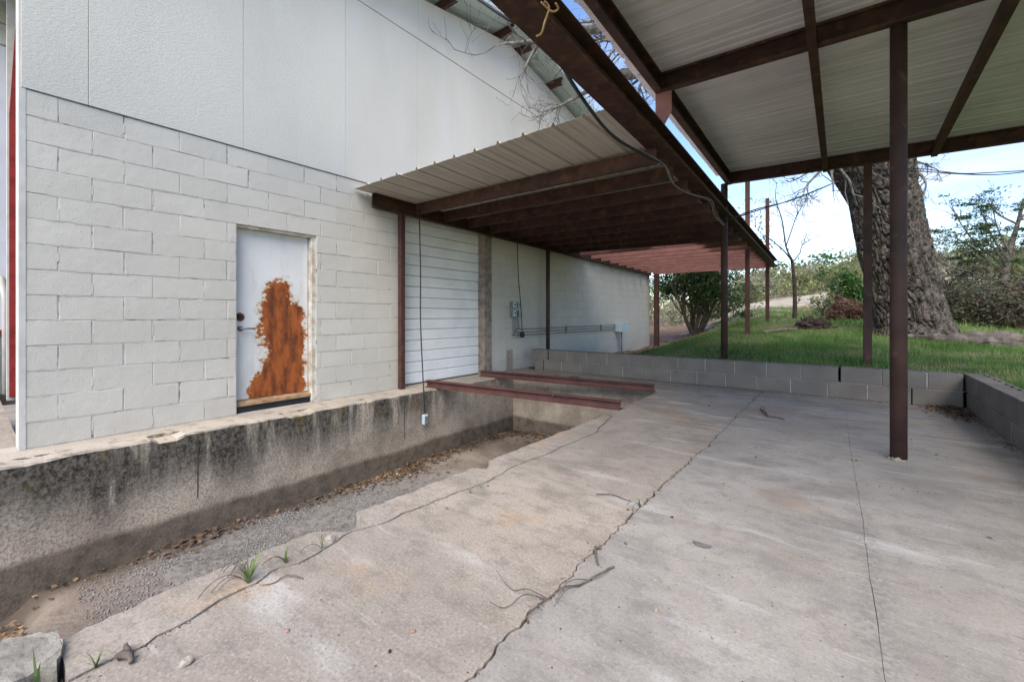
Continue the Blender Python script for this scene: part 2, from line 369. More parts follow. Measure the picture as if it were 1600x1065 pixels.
def m_pit_floor():
    m = MT('pit_floor', .95, .15)
    x, y, z = m.xyz()
    a = m.mix(m.ramp(m.noise(2.2, 7), .36, .66), (.27, .222, .182), (.18, .145, .118))
    grey = m.mix(m.ramp(m.noise(18, 6), .4, .65), (.21, .197, .187), (.12, .11, .10))
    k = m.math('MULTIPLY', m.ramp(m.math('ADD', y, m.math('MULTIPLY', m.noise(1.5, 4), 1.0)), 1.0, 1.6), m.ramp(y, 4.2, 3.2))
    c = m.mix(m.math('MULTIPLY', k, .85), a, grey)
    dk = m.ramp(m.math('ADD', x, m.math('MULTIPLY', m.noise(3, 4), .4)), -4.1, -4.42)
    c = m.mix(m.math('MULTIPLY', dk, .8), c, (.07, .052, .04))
    c = m.mix(m.math('MULTIPLY', m.ramp(m.noise(7, 7, m.vec((1, 2, 1))), .56, .68), .5), c, (.10, .08, .065))
    m.color(c); m.bump(m.noise(22, 6), .8, .02); return m.m

BLOCK, JOINT, STUCCO = m_painted_block(), m_joint(), m_stucco()
BEAM = m_steel('brown_primer_steel', (.078, .036, .026), (.042, .022, .017), (.15, .066, .030), .50, .72)
SUNLIT = m_steel('sunlit_primer_steel', (.20, .085, .070), (.145, .06, .05), (.22, .09, .055), .55, .75)  # lighter copy of the primer steel, daylight painted into the rafter colour
REDPOST = m_steel('maroon_post', (.078, .032, .026), (.048, .022, .018), (.13, .06, .038), .55, .75)
POST = m_steel('rusty_post', (.066, .034, .028), (.038, .022, .018), (.14, .08, .05), .58, .72)
SHEET_A = m_sheet('lean_to_sheet', (.58, .53, .46), (.36, .27, .19))
SHEET_B = m_sheet('carport_sheet', (.80, .735, .73), (.50, .41, .36))
ROOFM = m_sheet('green_roof_sheet', (.44, .53, .49), (.3, .38, .35))
PITW, PITF = m_pit_wall(), m_pit_floor()
SLABW, SLABG = m_slab('warm_slab', True), m_slab('grey_slab', False)
CMU, DOOR, BARK, GROUND = m_cmu(), m_door(), m_bark(), m_ground()
MORTAR = m_simple('pale_mortar', (.43, .395, .355), (.31, .285, .255), 20)
ROLL = m_simple('white_slat', (.80, .80, .80), (.72, .72, .72), 3, .45, .05, .003)
TIMBER = m_simple('weathered_timber', (.30, .25, .21), (.17, .135, .11), 9, .9, .6, .01)
FRAMEP = m_simple('peeling_frame', (.60, .57, .51), (.40, .33, .25), 12, .8, .4, .004)
WOOD = m_simple('threshold_wood', (.38, .25, .14), (.25, .15, .08), 14, .8)
BLACK = m_simple('black_rubber', (.02, .02, .021), (.03, .03, .031), 10, .6)
GALV = m_simple('galvanised_metal', (.20, .21, .22), (.14, .15, .16), 12, .4, .1, .001, spec=.5)
PALEGREY = m_simple('grey_box', (.42, .50, .54), (.36, .43, .47), 8, .5, .1, .001)
ROPE = m_simple('tan_rope', (.40, .26, .13), (.26, .15, .07), 40)
WIRE = m_simple('grey_wire', (.22, .2, .185), (.13, .115, .1), 30)
WHITE = m_simple('white_trim', (.54, .52, .48), (.46, .44, .40), 6)
REDP = m_simple('red_trim', (.30, .035, .03), (.2, .025, .02), 8, .5)
LAV = m_simple('pale_door', (.60, .60, .65), (.55, .55, .59), 3, .6)
SIDING = m_simple('beige_siding', (.55, .53, .48), (.48, .46, .42), 4, .7)
GREYW = m_simple('grey_base', (.22, .22, .21), (.16, .16, .155), 5, .9)
STICK = m_simple('dry_stick', (.15, .12, .10), (.08, .065, .055), 30, .9)
TWIG = m_simple('grey_twig', (.075, .065, .058), (.20, .185, .165), 9, .9, .5, .004)
DEADW = m_simple('dead_wood', (.07, .047, .042), (.032, .022, .02), 10, .95, .9, .02)
LOGM = m_simple('grey_log', (.17, .14, .12), (.085, .068, .058), 9, .95, .9, .02)
STONE = m_simple('pale_stone', (.40, .35, .29), (.29, .255, .21), 18, .9)
PINKST = m_simple('reddish_pebble', (.30, .19, .15), (.24, .15, .12), 20, .9)
CHUNK = m_simple('broken_concrete', (.27, .245, .205), (.18, .163, .138), 14, .95, .6, .006)
m_ = MT('gravel_stone', .9, .25)
c_ = m_.mix(island(m_), (.33, .325, .32), (.11, .105, .098)); c_ = m_.mix(m_.ramp(m_.noise(40, 3), .4, .6), c_, (.27, .255, .24)); m_.color(c_); GRAVEL = m_.m
LITTER = m_leaf('fallen_leaf', [(.08, .05, .032), (.22, .135, .075), (.36, .27, .19), (.12, .065, .035), (.25, .17, .10)], .1, .8)
GRASS = m_leaf('grass_blade', [(.085, .165, .035), (.145, .25, .065), (.20, .30, .09), (.28, .31, .13)], .35, alt=(.33, .28, .15))
WEED = m_leaf('weed_blade', [(.08, .16, .03), (.14, .24, .06), (.22, .24, .10)], .3)
JUNI = m_leaf('juniper_leaf', [(.03, .06, .02), (.055, .098, .03), (.085, .13, .045)], .15)
JUNI2 = m_leaf('green_juniper_leaf', [(.035, .085, .018), (.06, .13, .03), (.085, .155, .045)], .2)
BRUSHG = m_leaf('brush_leaf', [(.15, .16, .07), (.21, .25, .085), (.28, .31, .11), (.29, .27, .17), (.33, .33, .11)], .25, alt=(.21, .19, .14))
BRUSHD = m_leaf('grey_brush', [(.22, .20, .165), (.32, .285, .235), (.27, .255, .18)], .1)
BROWNB = m_leaf('brown_needles', [(.13, .062, .042), (.19, .10, .07), (.24, .145, .105)], .15)
THICK = m_leaf('thicket_leaf', [(.05, .065, .03), (.085, .105, .05), (.12, .105, .075), (.14, .095, .07)], .2, alt=(.13, .095, .07))

# ================================================================== SETTING: ground, lawn, pit, slab
def sstep(a, b, x): t = np.clip((x - a) / (b - a), 0, 1); return t * t * (3 - 2 * t)
def terr(x, y):
    x = np.asarray(x, float); y = np.asarray(y, float)
    yy = np.minimum(y, 42) + .25 * np.clip(y - 42, 0, 200)
    hi = .36 + (.078 - .034 * sstep(1.2, 3.6, x) * sstep(17, 13, y)) * (yy - 7.1); hi = np.where(y < 7.1, .36, hi)
    lo = .05 * np.clip(yy - 13, 0, None)
    s = sstep(-4.9, -1.7, x + np.clip(y - 14, 0, 60) * .15)
    r = .025 * np.sin(x * 1.9 + 1.3 * np.sin(y * .9)) * np.cos(y * 1.4 + x * .5) + .012 * np.sin(x * 5 + y * 3.3)
    far = sstep(18, 32, y) * (.35 * np.sin(x * .21 + 1) + .25 * np.sin(y * .17 + x * .11) + .04 * np.clip(x, -5, 40) * sstep(22, 38, y))
    return lo * (1 - s) + hi * s + r * sstep(7.0, 7.6, np.maximum(y, np.where(x > 1.3, 8, 0))) + far
def tz(x, y): return float(terr(x, y))
def grid(xs, ys, f):
    X, Y = np.meshgrid(xs, ys); Z = f(X, Y); nx, ny = len(xs), len(ys)
    v = np.stack([X, Y, Z], -1).reshape(-1, 3); i = np.arange((ny - 1) * nx).reshape(ny - 1, nx)[:, :-1].ravel()
    return v, np.stack([i, i + 1, i + nx + 1, i + nx], 1)
xs = np.concatenate([np.linspace(-220, -14, 24), np.linspace(-12, 14, 105), np.linspace(16, 220, 40)])
ys = np.concatenate([np.linspace(7.085, 22, 70), np.linspace(22.6, 60, 50), np.linspace(65, 420, 30)])
v1, f1 = grid(xs, ys, terr)
xs2 = np.concatenate([np.linspace(1.285, 8, 28), np.linspace(9, 220, 30)]); ys2 = np.concatenate([np.linspace(-60, -4, 12), np.linspace(-3, 7.085, 40)])
v2, f2 = grid(xs2, ys2, terr)
lawn = link('lawn', from_np('lawn', np.concatenate([v1, v2]), np.concatenate([f1, f2 + len(v1)])), GROUND, smooth=True, kind='structure')
b = NB(); bx(b, -420, 420, -420, 420, -1.6, -1.3)
build('ground', b, m_simple('yard_soil', (.28, .24, .19), (.2, .17, .13), 1.5, .95), kind='structure')
b = NB(); bx(b, -220, 1.285, -220, -3.6, -.5, -.03)
build('bounce_ground', b, m_simple('yard_gravel', (.40, .37, .33), (.3, .28, .25), 3, .95), kind='structure')  # unseen ground behind the camera, added to bounce light
b = NB(); bx(b, -14, -5.02, -3.6, .29, -.5, -.006)
build('walkway', b, SLABW, kind='structure')

# pit floor: an uneven sheet
PX0, PX1, PY1, PZ = -4.65, -2.04, 6.02, -.96
xs = np.linspace(-4.9, -1.6, 60); ys = np.linspace(-3.6, 6.3, 150)
def pf(x, y):
    z = PZ + .015 * np.sin(x * 3 + y * 2.1) + .012 * np.sin(x * 9 - y * 5) + .05 * sstep(-4.2, -4.62, x) * 0
    return z - .12 * sstep(.3, .12, y + .12 * np.sin(x * 6)) * sstep(-3.9, -4.1, x)
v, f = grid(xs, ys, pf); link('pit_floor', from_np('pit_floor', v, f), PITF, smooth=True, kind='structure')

# dock wall between building and pit, with broken notches along its top edge
dock = empty('dock_wall', (-4.85, 2, PZ), 'stained concrete loading dock wall with mouldy face running below the white building', 'dock wall')
def jag(n, amp): return [random.uniform(-amp, amp) for _ in range(n)]
b = NB()
# face built as a strip with a rough upper edge
ys = []; y = -3.6
while y < PY1 + .02: ys.append(y); y += random.uniform(.035, .07)
ys.append(PY1 + .0)
def notch(y):
    d = 0
    for (a, c, dep) in ((1.03, 1.19, .028), (2.13, 2.36, .02), (3.05, 3.12, .015), (.2, .42, .012)):
        if a < y < c: d = dep
    return d
rows = []
for y in ys:
    nd = notch(y); jz = random.uniform(-.006, .002); jx = random.uniform(-.007, .004)
    rows.append([(-5.3, y, -.004), (PX0 - .16 - nd * 1.2, y, -.002 - 0), (PX0 - .15 - nd * .8 + jx, y, -nd - .002), (PX0 - .014 + jx, y, -nd * 1.05 + jz - .002), (PX0 + jx * .6, y, -nd - .016 + jz), (PX0, y, -.14), (PX0, y, -.45), (PX0 + .004, y, -.7), (PX0 + .012, y, PZ - .2)])
vv = [[b.verts.new(p) for p in r] for r in rows]
for r0, r1 in zip(vv, vv[1:]):
    for k in range(len(r0) - 1): b.faces.new((r0[k], r0[k + 1], r1[k + 1], r1[k]))
build('wall_face', b, PITW, dock)
for px in (309, 632):                                   # joints cut down the face
    Y = onx(px, 760, PX0).y; b = NB(); bx(b, PX0 - .002, PX0 + .0025, Y - .005, Y + .005, PZ - .1, -.03)
    build('joint', b, m_simple('dark_joint', (.05, .045, .04), (.08, .07, .06), 20), dock)
endw = empty('pit_end_wall', (-3.4, PY1, PZ), 'bare concrete wall closing the far end of the pit under the slab', 'pit wall')
b = NB(); bx(b, PX0 + .002, PX1, PY1, PY1 + .12, PZ - .2, -.13, .004); build('wall_face', b, PITW, endw)

# slab: separate panels divided by real cracks and joints
slab = empty('concrete_slab', (0, 0, 0), 'cracked concrete slab of broken panels between the pit and the block wall', None, kind='structure')
def rough(pts, step=.035, amp=.006, seed=0):
    rr = random.Random(seed); out = [Vector(pts[0])]; drift = 0
    for a, c in zip(pts, pts[1:]):
        a, c = Vector(a), Vector(c); d = c - a; n = max(1, int(d.length / step)); p = Vector((-d.y, d.x)).normalized() if d.length else Vector((0, 0))
        for i in range(1, n + 1):
            drift = drift * .7 + rr.uniform(-amp, amp); w = drift if (i < n or c is not pts[-1]) else 0
            out.append(a + d * (i / n) + p * w)
    return out
def xy(px, py): p = gp(px, py); return (p.x, p.y)
C1 = rough([(-1.74, -3.6), (-1.75, -.4), xy(108, 1065), xy(148, 1045), xy(186, 1024), xy(228, 1007), xy(247, 994), xy(300, 967), xy(341, 938), xy(365, 926), xy(399, 911), xy(433, 887), xy(467, 880), xy(505, 859), xy(536, 837), xy(550, 829), xy(599, 818), xy(631, 802), xy(689, 779), xy(760, 753), xy(800, 731), xy(856, 708), xy(931, 676), xy(958, 645)], .03, .007, 3)
J1 = rough([(-.862, -3.6), (-.862, .8), (-.885, 2.4), (-.87, 3.9), (-.885, 5.2), (-.885, 6.93)], .02, .010, 5)
J2 = rough([(.11, -3.6), (.10, 1.5), (.075, 3.2), (.05, 4.2), (.02, 6.93)], .05, .002, 6)
def interp_x(line, y):
    for a, c in zip(line, line[1:]):
        if a.y <= y <= c.y: return a.x + (c.x - a.x) * (y - a.y) / max(1e-6, c.y - a.y)
    return line[-1].x
def shift(line, g): # widen the crack: offset by half a gap that varies along it
    out = []
    for i, p in enumerate(line):
        a, c = line[max(0, i - 1)], line[min(len(line) - 1, i + 1)]; d = (c - a); q = Vector((-d.y, d.x)).normalized()
        w = g * (.35 + 1.1 * abs(mnoise.noise((p.x * 3, p.y * 4.3, 1.7)))) ; out.append(p + q * w)
    return out
def sub(line, y0, y1): return [p for p in line if y0 < p.y < y1]
def panel(outline, mat, dz=0.0, thick=.16):
    b = NB(); pts = []
    for p in outline:
        p = Vector((p[0], p[1]))
        if not pts or (p - pts[-1]).length > .002: pts.append(p)
    if (pts[0] - pts[-1]).length < .002: pts.pop()
    top = [b.verts.new((p.x, p.y, dz)) for p in pts]; bot = [b.verts.new((p.x, p.y, dz - thick)) for p in pts]
    n = len(pts)
    for t in tessellate_polygon([[Vector((p.x, p.y, 0)) for p in pts]]):
        try: b.faces.new([top[i] for i in t])
        except ValueError: pass
    for i in range(n): b.faces.new((top[i], bot[i], bot[(i + 1) % n], top[(i + 1) % n]))
    return build('slab_panel', b, mat, slab)
EDGE = rough([xy(92, 1003), (-2.045, .45), (-2.055, .8), (-2.04, 1.05)], .03, .012, 8) + rough([(-1.90, 1.15), (-1.93, 1.26), (-2.06, 1.30), (-2.03, 1.8), (-2.03, 2.16)], .03, .012, 9) + rough([(-1.93, 2.2), (-1.97, 2.31), (-2.03, 2.34), (-2.01, 3.0), (-2.0, 3.8), (-2.0, 4.2)], .04, .008, 10)
strip_r = [p for p in shift(C1, .006) if .17 < p.y < 4.15]
panel(EDGE + strip_r[::-1], SLABW, .004)
C2 = rough([xy(1130, 664), xy(1124, 661), xy(1090, 646), xy(1068, 637), xy(1049, 620), xy(1060, 610), xy(1053, 603), (-1.9, 6.93)], .06, .006, 12)
jc = C2[0].y
main = [p for p in shift(J1, .008)[0:] if p.y < jc - .01] + shift(C2, .0018) + [(-5.09, 6.93), (-5.09, PY1 + .012), (PX0, PY1 + .012)] + rough([(PX0, PY1 + .01), (-3.4, PY1), (PX1 + .03, PY1)], .08, .006, 13) + rough([(PX1 + .02, PY1 - .02), (-2.0, 5.2), (-2.0, 4.25)], .05, .006, 14) + [p for p in shift(C1, -.005)[::-1] if p.y < 4.2]
panel(main, SLABW, 0)
panel([p for p in shift(J1, .008) if p.y >= jc] + shift(C2, -.0018)[::-1], SLABG, -.001)
J3 = rough([(-.87, 3.86), (-.4, 3.93), (.05, 3.99)], .05, .004, 15)
def jx(p): return Vector((p[0], p[1]))
panel([p for p in shift(J1, -.006) if p.y < 3.84][::1] + [] and [], SLABG) if False else None
Jr = shift(J1, -.006); J2l = shift(J2, .0012); J2r = shift(J2, -.0012)
panel([p for p in J2l if p.y < 3.97] + shift(J3, -.0014)[::-1] + [p for p in Jr if p.y < 3.85][::-1], SLABG, -.001)
panel(shift(J3, .0014) + [p for p in J2l if p.y > 4.0] + [p for p in Jr if p.y > 3.87][::-1], SLABG, 0)
J4 = rough([(.07, 3.45), (.4, 3.53), (.8, 3.63), (1.3, 3.75)], .05, .005, 16)
panel([(1.3, -3.6)] + shift(J4, -.002)[::-1] + [p for p in J2r if p.y < 3.43][::-1], SLABG, .001)
panel(shift(J4, .002) + [(1.3, 6.93)] + [p for p in J2r if p.y > 3.47][::-1], SLABG, 0)
b = NB()                                                # earth under the cracks, kept clear of the pit
bx(b, -1.6, 1.28, -3.6, 6.93, -.4, -.1); bx(b, -1.96, -1.605, -3.6, 6.93, -1.2, -.1)
build('bedding_soil', b, m_simple('crack_soil', (.06, .05, .04), (.1, .08, .06), 30), slab)

# ================================================================== WAREHOUSE
wh = empty('warehouse', (-5.2, 7, 0), 'white painted block warehouse with stucco gable, metal door and roll-up door', 'warehouse')
WX = -5.1; WY0, WY1 = .28, 14.1
CH, CL = .2032, .4064; NC = 14; ZT = NC * CH
GB = 5.945
D0, D1, DT = 1.79, 2.66, 2.05            # metal door opening
G0, G1, GT = 3.93, 5.74, 2.60            # roll-up opening
core = NB()
def corebox(y0, y1, z0, z1): bx(core, -5.32, WX - .0036, y0, y1, z0, z1)
corebox(WY0 + .002, D0, -.1, ZT); corebox(D0, D1, DT, ZT); corebox(D1, G0, -.1, ZT); corebox(G0, GB, GT, ZT); corebox(GB, WY1 - .002, -.6, ZT)
corebox(D0, D1, -.1, .0)
build('mortar_wall', core, JOINT, wh)
rects = []
def cut(y0, y1, z0, z1):
    segs = [(y0, y1)]
    for (a, c, zt) in ((D0, D1, DT), (G0, GB, GT)):
        if z0 < zt - .05:
            new = []
            for (p, q) in segs:
                if q <= a or p >= c: new.append((p, q)); continue
                if p < a: new.append((p, a))
                if q > c: new.append((c, q))
            segs = new
    return segs
for k in range(-1, NC):
    z0 = k * CH; off = 0 if k % 2 == 0 else -CL / 2
    y = WY0 + off
    if k == -1: y = 5.7
    while y < WY1:
        for (p, q) in cut(max(y, WY0), min(y + CL, WY1), z0, z0 + CH):
            if q - p > .04: rects.append((p, q, z0))
        y += CL
def dist(r): return ((r[0] + r[1]) / 2) ** 2 + 26 + (r[2] - 1) ** 2
rects.sort(key=lambda r: dist(r)); cache = {}; farb = NB(); cnt = 0
def block_mesh(w, var):
    key = (round(w, 3), var)
    if key not in cache:
        b = NB(); rr = random.Random(hash(key)); j = .0026
        bx(b, -.06, 0, -w / 2 + j * 1.7, w / 2 - j * 1.7, j, CH - j, .0032)
        for v in b.verts:
            if v.co.x > -.01: v.co += Vector((rr.uniform(-.0012, .0006), rr.uniform(-.004, .004), rr.uniform(-.0028, .0022)))
        bmesh.ops.recalc_face_normals(b, faces=b.faces); me = bpy.data.meshes.new('block'); b.to_mesh(me); b.free(); me.materials.append(BLOCK); cache[key] = me
    return cache[key]
for r in rects:
    if cnt < 300:
        o = bpy.data.objects.new('block', block_mesh(r[1] - r[0], random.randrange(5))); col.objects.link(o); o.parent = wh
        o.location = Vector((WX + random.uniform(-.0008, .0020), (r[0] + r[1]) / 2, r[2])) - wh.location
        o.rotation_euler = (random.uniform(-.004, .004), random.uniform(-.003, .003), random.uniform(-.003, .003)); cnt += 1
    else:
        bx(farb, WX - .06, WX + random.uniform(-.002, .001), r[0] + .004, r[1] - .004, r[2] + .004, r[2] + CH - .004)
fill = NB()
for r in rects:
    if r[1] > 11: continue
    for _ in range(2):
        if random.random() < .55:
            L = random.uniform(.06, .3); y0 = random.uniform(r[0], r[1]); y1 = min(y0 + L, r[1] + .03)
            if r[2] > .01 and not any(y1 > a - .01 and y0 < c + .01 and r[2] < t + .02 for a, c, t in ((D0, D1, DT), (G0, GB, GT))) and y0 > WY0 + .05 and y1 - y0 > .03:
                prof(fill, [(-.004, -.03), (.0008 - random.uniform(0, .0012), -.03), (.0008, .03), (-.004, .03)][:0] or [(-.02, -.0042), (.0004, -.0036), (.0010, 0), (.0004, .0036), (-.02, .0042)], (WX, y0, r[2] + random.uniform(-.001, .001)), (WX, y1, r[2] + random.uniform(-.001, .001)), (1, 0, 0))
    if random.random() < .55 and r[0] > WY0 + .1 and not any(abs(r[0] - q) < .03 for q in (D0, D1, G0, GB)):
        z0 = r[2] + random.uniform(.005, .08); z1 = z0 + random.uniform(.06, .11)
        bx(fill, WX - .02, WX + .0006, r[0] - .0052, r[0] + .0052, z0, z1, .001)
build('joint_fill', fill, BLOCK, wh, kind='stuff')
build('distant_blocks', farb, BLOCK, wh, kind='stuff')
# corner trim and return wall of the open front
b = NB(); bx(b, -5.33, WX + .004, WY0 - .014, WY0 + .03, -.004, 6.0, .004); build('corner_trim', b, WHITE, wh)
# stucco boards of the gable
RY, RZ, SL = 6.45, 6.30, .19
def gz(y): return RZ - SL * abs(y - RY)
PW = 1.19; joints = [WY0 - .0] + [.66 + i * PW for i in range(12)]; joints = [j for j in joints if j < WY1 - .05] + [WY1]
ZJ = ZT + 2.40
for y0, y1 in zip(joints, joints[1:]):
    b = NB(); bx(b, WX - .10, WX + .012 + random.uniform(-.002, .002), y0 + .0015, y1 - .0015, ZT + .006, min(ZJ, min(gz(y0), gz(y1))) - .004, .002); build('stucco_panel', b, STUCCO, wh)
joints2 = [j for j in joints if 1.0 < j < 13]
for i, (y0, y1) in enumerate(zip(joints2, joints2[1:])):
    if min(gz(y0), gz(y1)) < ZJ + .05: continue
    b = NB(); ya, yb = y0 + .0015, y1 - .0015; ym = min(max(RY, ya), yb)
    dz = .02 if i > 4 else 0.0
    xo = WX + .016 + random.uniform(-.002, .002)
    outl = [(ya, ZJ + .006 - dz), (yb, ZJ + .006 - dz), (yb, gz(yb))] + ([(ym, gz(ym))] if ya < ym < yb else []) + [(ya, gz(ya))]
    fr = [b.verts.new((xo, y, z)) for y, z in outl]; bk = [b.verts.new((WX - .1, y, z)) for y, z in outl]
    b.faces.new(fr); b.faces.new(bk[::-1])
    for k in range(len(outl)): b.faces.new((fr[k], bk[k], bk[(k + 1) % len(outl)], fr[(k + 1) % len(outl)]))
    build('stucco_panel', b, STUCCO, wh)
# gable roof with overhang, ribs running down the slope
RIB = [(0, 0), (.105, 0), (.112, .005), (.122, .005), (.129, 0), (.176, 0), (.183, .005), (.193, .005), (.20, 0), (.262, 0), (.274, .03), (.293, .03), (.305, 0)]
def ribs(width):
    out = []; k = 0
    while True:
        for (u, h) in RIB[:-1]:
            if k * .305 + u > width: out.append((width, 0)); return out
            out.append((k * .305 + u, h))
        k += 1
def sheet(b, width, pos, up=(0, 0, 1), nl=6, th=.0016, wob=0):
    """pos(u metres across, t 0..1 along) gives the base point"""
    up = Vector(up); pr = ribs(width); T = []; B = []
    for j in range(nl + 1):
        T.append([]); B.append([])
        for (u, h) in pr:
            p = Vector(pos(u, j / nl)) + up * (h + wob * mnoise.noise((u * 2, j * .9, width))); T[-1].append(b.verts.new(p + up * th)); B[-1].append(b.verts.new(p))
    n = len(pr)
    for j in range(nl):
        for k in range(n - 1):
            b.faces.new((T[j][k], T[j][k + 1], T[j + 1][k + 1], T[j + 1][k])); b.faces.new((B[j][k], B[j + 1][k], B[j + 1][k + 1], B[j][k + 1]))
    for j in (0, nl):
        for k in range(n - 1): b.faces.new((T[j][k], B[j][k], B[j][k + 1], T[j][k + 1]))
    for k in (0, n - 1):
        for j in range(nl): b.faces.new((T[j][k], T[j + 1][k], B[j + 1][k], B[j][k]))
RX = -4.66
for s in (-1, 1):
    yend = WY0 - .4 if s < 0 else WY1 + .4
    b = NB(); sheet(b, 7.0, lambda u, t: (RX - u, RY + (yend - RY) * t, RZ + .17 - SL * abs(yend - RY) * t), nl=4)
    build('roof_sheet', b, ROOFM, wh)
    b = NB(); prof(b, [(0, -.05), (.012, -.05), (.012, .05), (-.09, .05), (-.09, .038), (0, .038)], (RX, RY, RZ + .165), (RX, yend, RZ + .165 - SL * abs(yend - RY)), (1, 0, 0))
    build('rake_trim', b, ROOFM, wh)
for y in (3.2, 4.72, 6.18, 6.78, 7.9, 9.35, 1.7):
    b = NB(); z = gz(y); prof(b, cchan(.06, .15, .005), (-5.6, y, z + .01), (-4.78, y, z + .01), (0, 1, 0)); build('purlin_end', b, REDPOST, wh)
b = NB(); bx(b, -11.7, -11.5, WY0, WY1, -.5, 5); bx(b, -11.5, -5.4, WY1 - .2, WY1 - .003, -.5, 5.0); build('rear_wall', b, BLOCK, wh)
# metal door, frame and threshold
door = link('door', bpy.data.meshes.new('door'), None, wh)
b = NB(); bx(b, -.04, 0, 0, .80, 0, 1.90, .003)
bmesh.ops.recalc_face_normals(b, faces=b.faces); b.to_mesh(door.data); b.free(); door.data.materials.append(DOOR)
door.location = Vector((WX - .095, D0 + .012, .135)) - wh.location
def sub_part(name, b, mat, smooth=False):
    bmesh.ops.recalc_face_normals(b, faces=b.faces); me = bpy.data.meshes.new(name); b.to_mesh(me); b.free(); me.materials.append(mat)
    if smooth: me.polygons.foreach_set('use_smooth', [True] * len(me.polygons))
    o = bpy.data.objects.new(name, me); col.objects.link(o); o.parent = door; return o
b = NB(); tube(b, [(0, .055, .78), (.05, .055, .78)], .012, 10); tube(b, [(.045, .05, .78), (.05, .11, .782), (.047, .185, .776)], [.012, .011, .008], 8); tube(b, [(0, .055, .78), (.007, .055, .78)], .03, 14); sub_part('handle', b, GALV, True)
b = NB(); tube(b, [(0, .05, .91), (.022, .05, .91)], [.03, .026], 14); tube(b, [(.02, .05, .91), (.026, .05, .91)], .014, 10); sub_part('lock', b, BLACK)
b = NB(); tube(b, [(0.0005, .052, .905), (.002, .052, .905)], .048, 16); sub_part('rust_ring', b, m_simple('rust_plate', (.3, .1, .03), (.14, .045, .02), 30))
b = NB(); bx(b, WX - .16, WX - .02, D0 - .004, D1 + .0, DT - .045, DT + .003, .003); bx(b, WX - .17, WX - .018, D1 - .05, D1 + .003, 0, DT - .045, .003); bx(b, WX - .17, WX - .06, D0 - .003, D0 + .012, 0, DT - .045, .002)
build('door_frame', b, FRAMEP, wh)
b = NB(); prof(b, [(-.16, 0), (.0, 0), (.0, .03), (-.05, .055), (-.16, .055)], (WX - .03, D0 + .01, .075), (WX - .03, D1 - .05, .075), (1, 0, 0)); build('threshold', b, WOOD, wh)
b = NB(); bx(b, WX - .17, WX - .055, D0 + .01, D1 - .05, .0, .073); build('gap_shade', b, BLACK, wh)  # black strip standing in for the shaded gap below the threshold
# roll-up door
rd = empty('roll_up_door', Vector((WX - .14, G0, 0)) - wh.location); rd.parent = wh
n = 16; sh = (GT + .05) / n; X = WX - .13
smesh = None
for i in range(n):
    if smesh is None:
        b = NB(); w = G1 - G0 - .01
        pts = [(0, .003), (.008, .012), (.006, .03), (.009, .045), (.006, .06), (.009, .078), (.006, .095), (.009, .11), (.007, .128), (.009, .142), (.002, sh - .006), (-.012, sh - .003), (-.012, .0)]
        a = [b.verts.new((x, 0, z)) for x, z in pts]; c = [b.verts.new((x, w, z)) for x, z in pts]
        for k in range(len(pts)): b.faces.new((a[k], a[(k + 1) % len(pts)], c[(k + 1) % len(pts)], c[k]))
        b.faces.new(a); b.faces.new(c[::-1]); bmesh.ops.recalc_face_normals(b, faces=b.faces)
        smesh = bpy.data.meshes.new('slat'); b.to_mesh(smesh); b.free(); smesh.materials.append(ROLL)
    o = bpy.data.objects.new('slat', smesh); col.objects.link(o); o.parent = rd
    o.location = Vector((X, G0 + .005, .012 + i * sh)) - Vector((WX - .14, G0, 0)); o.location.x += random.uniform(-.003, .003)
b = NB(); bx(b, -5.32, X - .02, G0, G1, 0, GT); build('door_backing', b, BLACK, wh)
b = NB(); bx(b, WX - .19, WX + .02, G1 + .0, G1 + .205, -.01, GT + .1, .006)
bmesh.ops.subdivide_edges(b, edges=[e for e in b.edges if abs(e.verts[0].co.z - e.verts[1].co.z) > 1], cuts=14)
for v in b.verts: v.co.y += .006 * mnoise.noise(Vector((1, 3, v.co.z * 2.5))) + .003 * mnoise.noise(v.co * 30)
build('timber_jamb', b, TIMBER, wh)
# odd bare blocks at the foot of the wall, right of the jamb
b = NB(); p = onx(796, 560, WX); bx(b, WX - .05, WX + .004, p.y - .1, p.y + .1, 0, .39); build('unpainted_block', b, m_simple('tan_block', (.36, .29, .24), (.28, .22, .18), 12, .9), wh)

# front entry seen past the near corner
fe = empty('front_entry', (-8.9, .5, 0), 'pale front entry with red trim and white pipe past the near building corner', 'entry')
b = NB(); bx(b, -9.3, -9.1, -1.2, .8, .86, 4.75); build('door_panel', b, LAV, fe)
b = NB(); bx(b, -9.3, -9.085, -1.2, .8, .78, .86); build('red_rail', b, REDP, fe)
b = NB(); bx(b, -9.3, -9.1, -1.2, .8, -.02, .78); build('base_wall', b, GREYW, fe)
for i in range(6):
    b = NB(); bx(b, -9.32, -9.08 + i * .0, -1.2, .8, 4.76 + i * .3, 5.05 + i * .3, .012); build('siding_board', b, SIDING, fe)
b = NB(); bx(b, -8.5, -8.36, .345, .55, -.02, 5.9); prof(b, [(-.07, 0), (.07, 0), (.07, .01), (-.07, .01)], (-8.43, .36, .28), (-8.43, .36, 4.4), (1, 0, 0)) if False else None
build('white_jamb', b, WHITE, fe)
b = NB(); v = [b.verts.new(q) for q in ((-8.35, .362, .02), (-8.35, .47, .02), (-8.35, .47, 4.9), (-8.35, .412, 4.7), (-8.35, .362, 3.6))]; r_ = bmesh.ops.extrude_face_region(b, geom=[b.faces.new(v)])
for g in r_['geom']:
    if isinstance(g, bmesh.types.BMVert): g.co.x += .02
build('red_jamb', b, REDP, fe)
b = NB(); tube(b, [(-8.9, .36, 0), (-8.9, .355, 1.3), (-8.9, .32, 1.55), (-8.95, .28, 1.6)], .035, 8); build('drain_pipe', b, WHITE, fe, smooth=True)

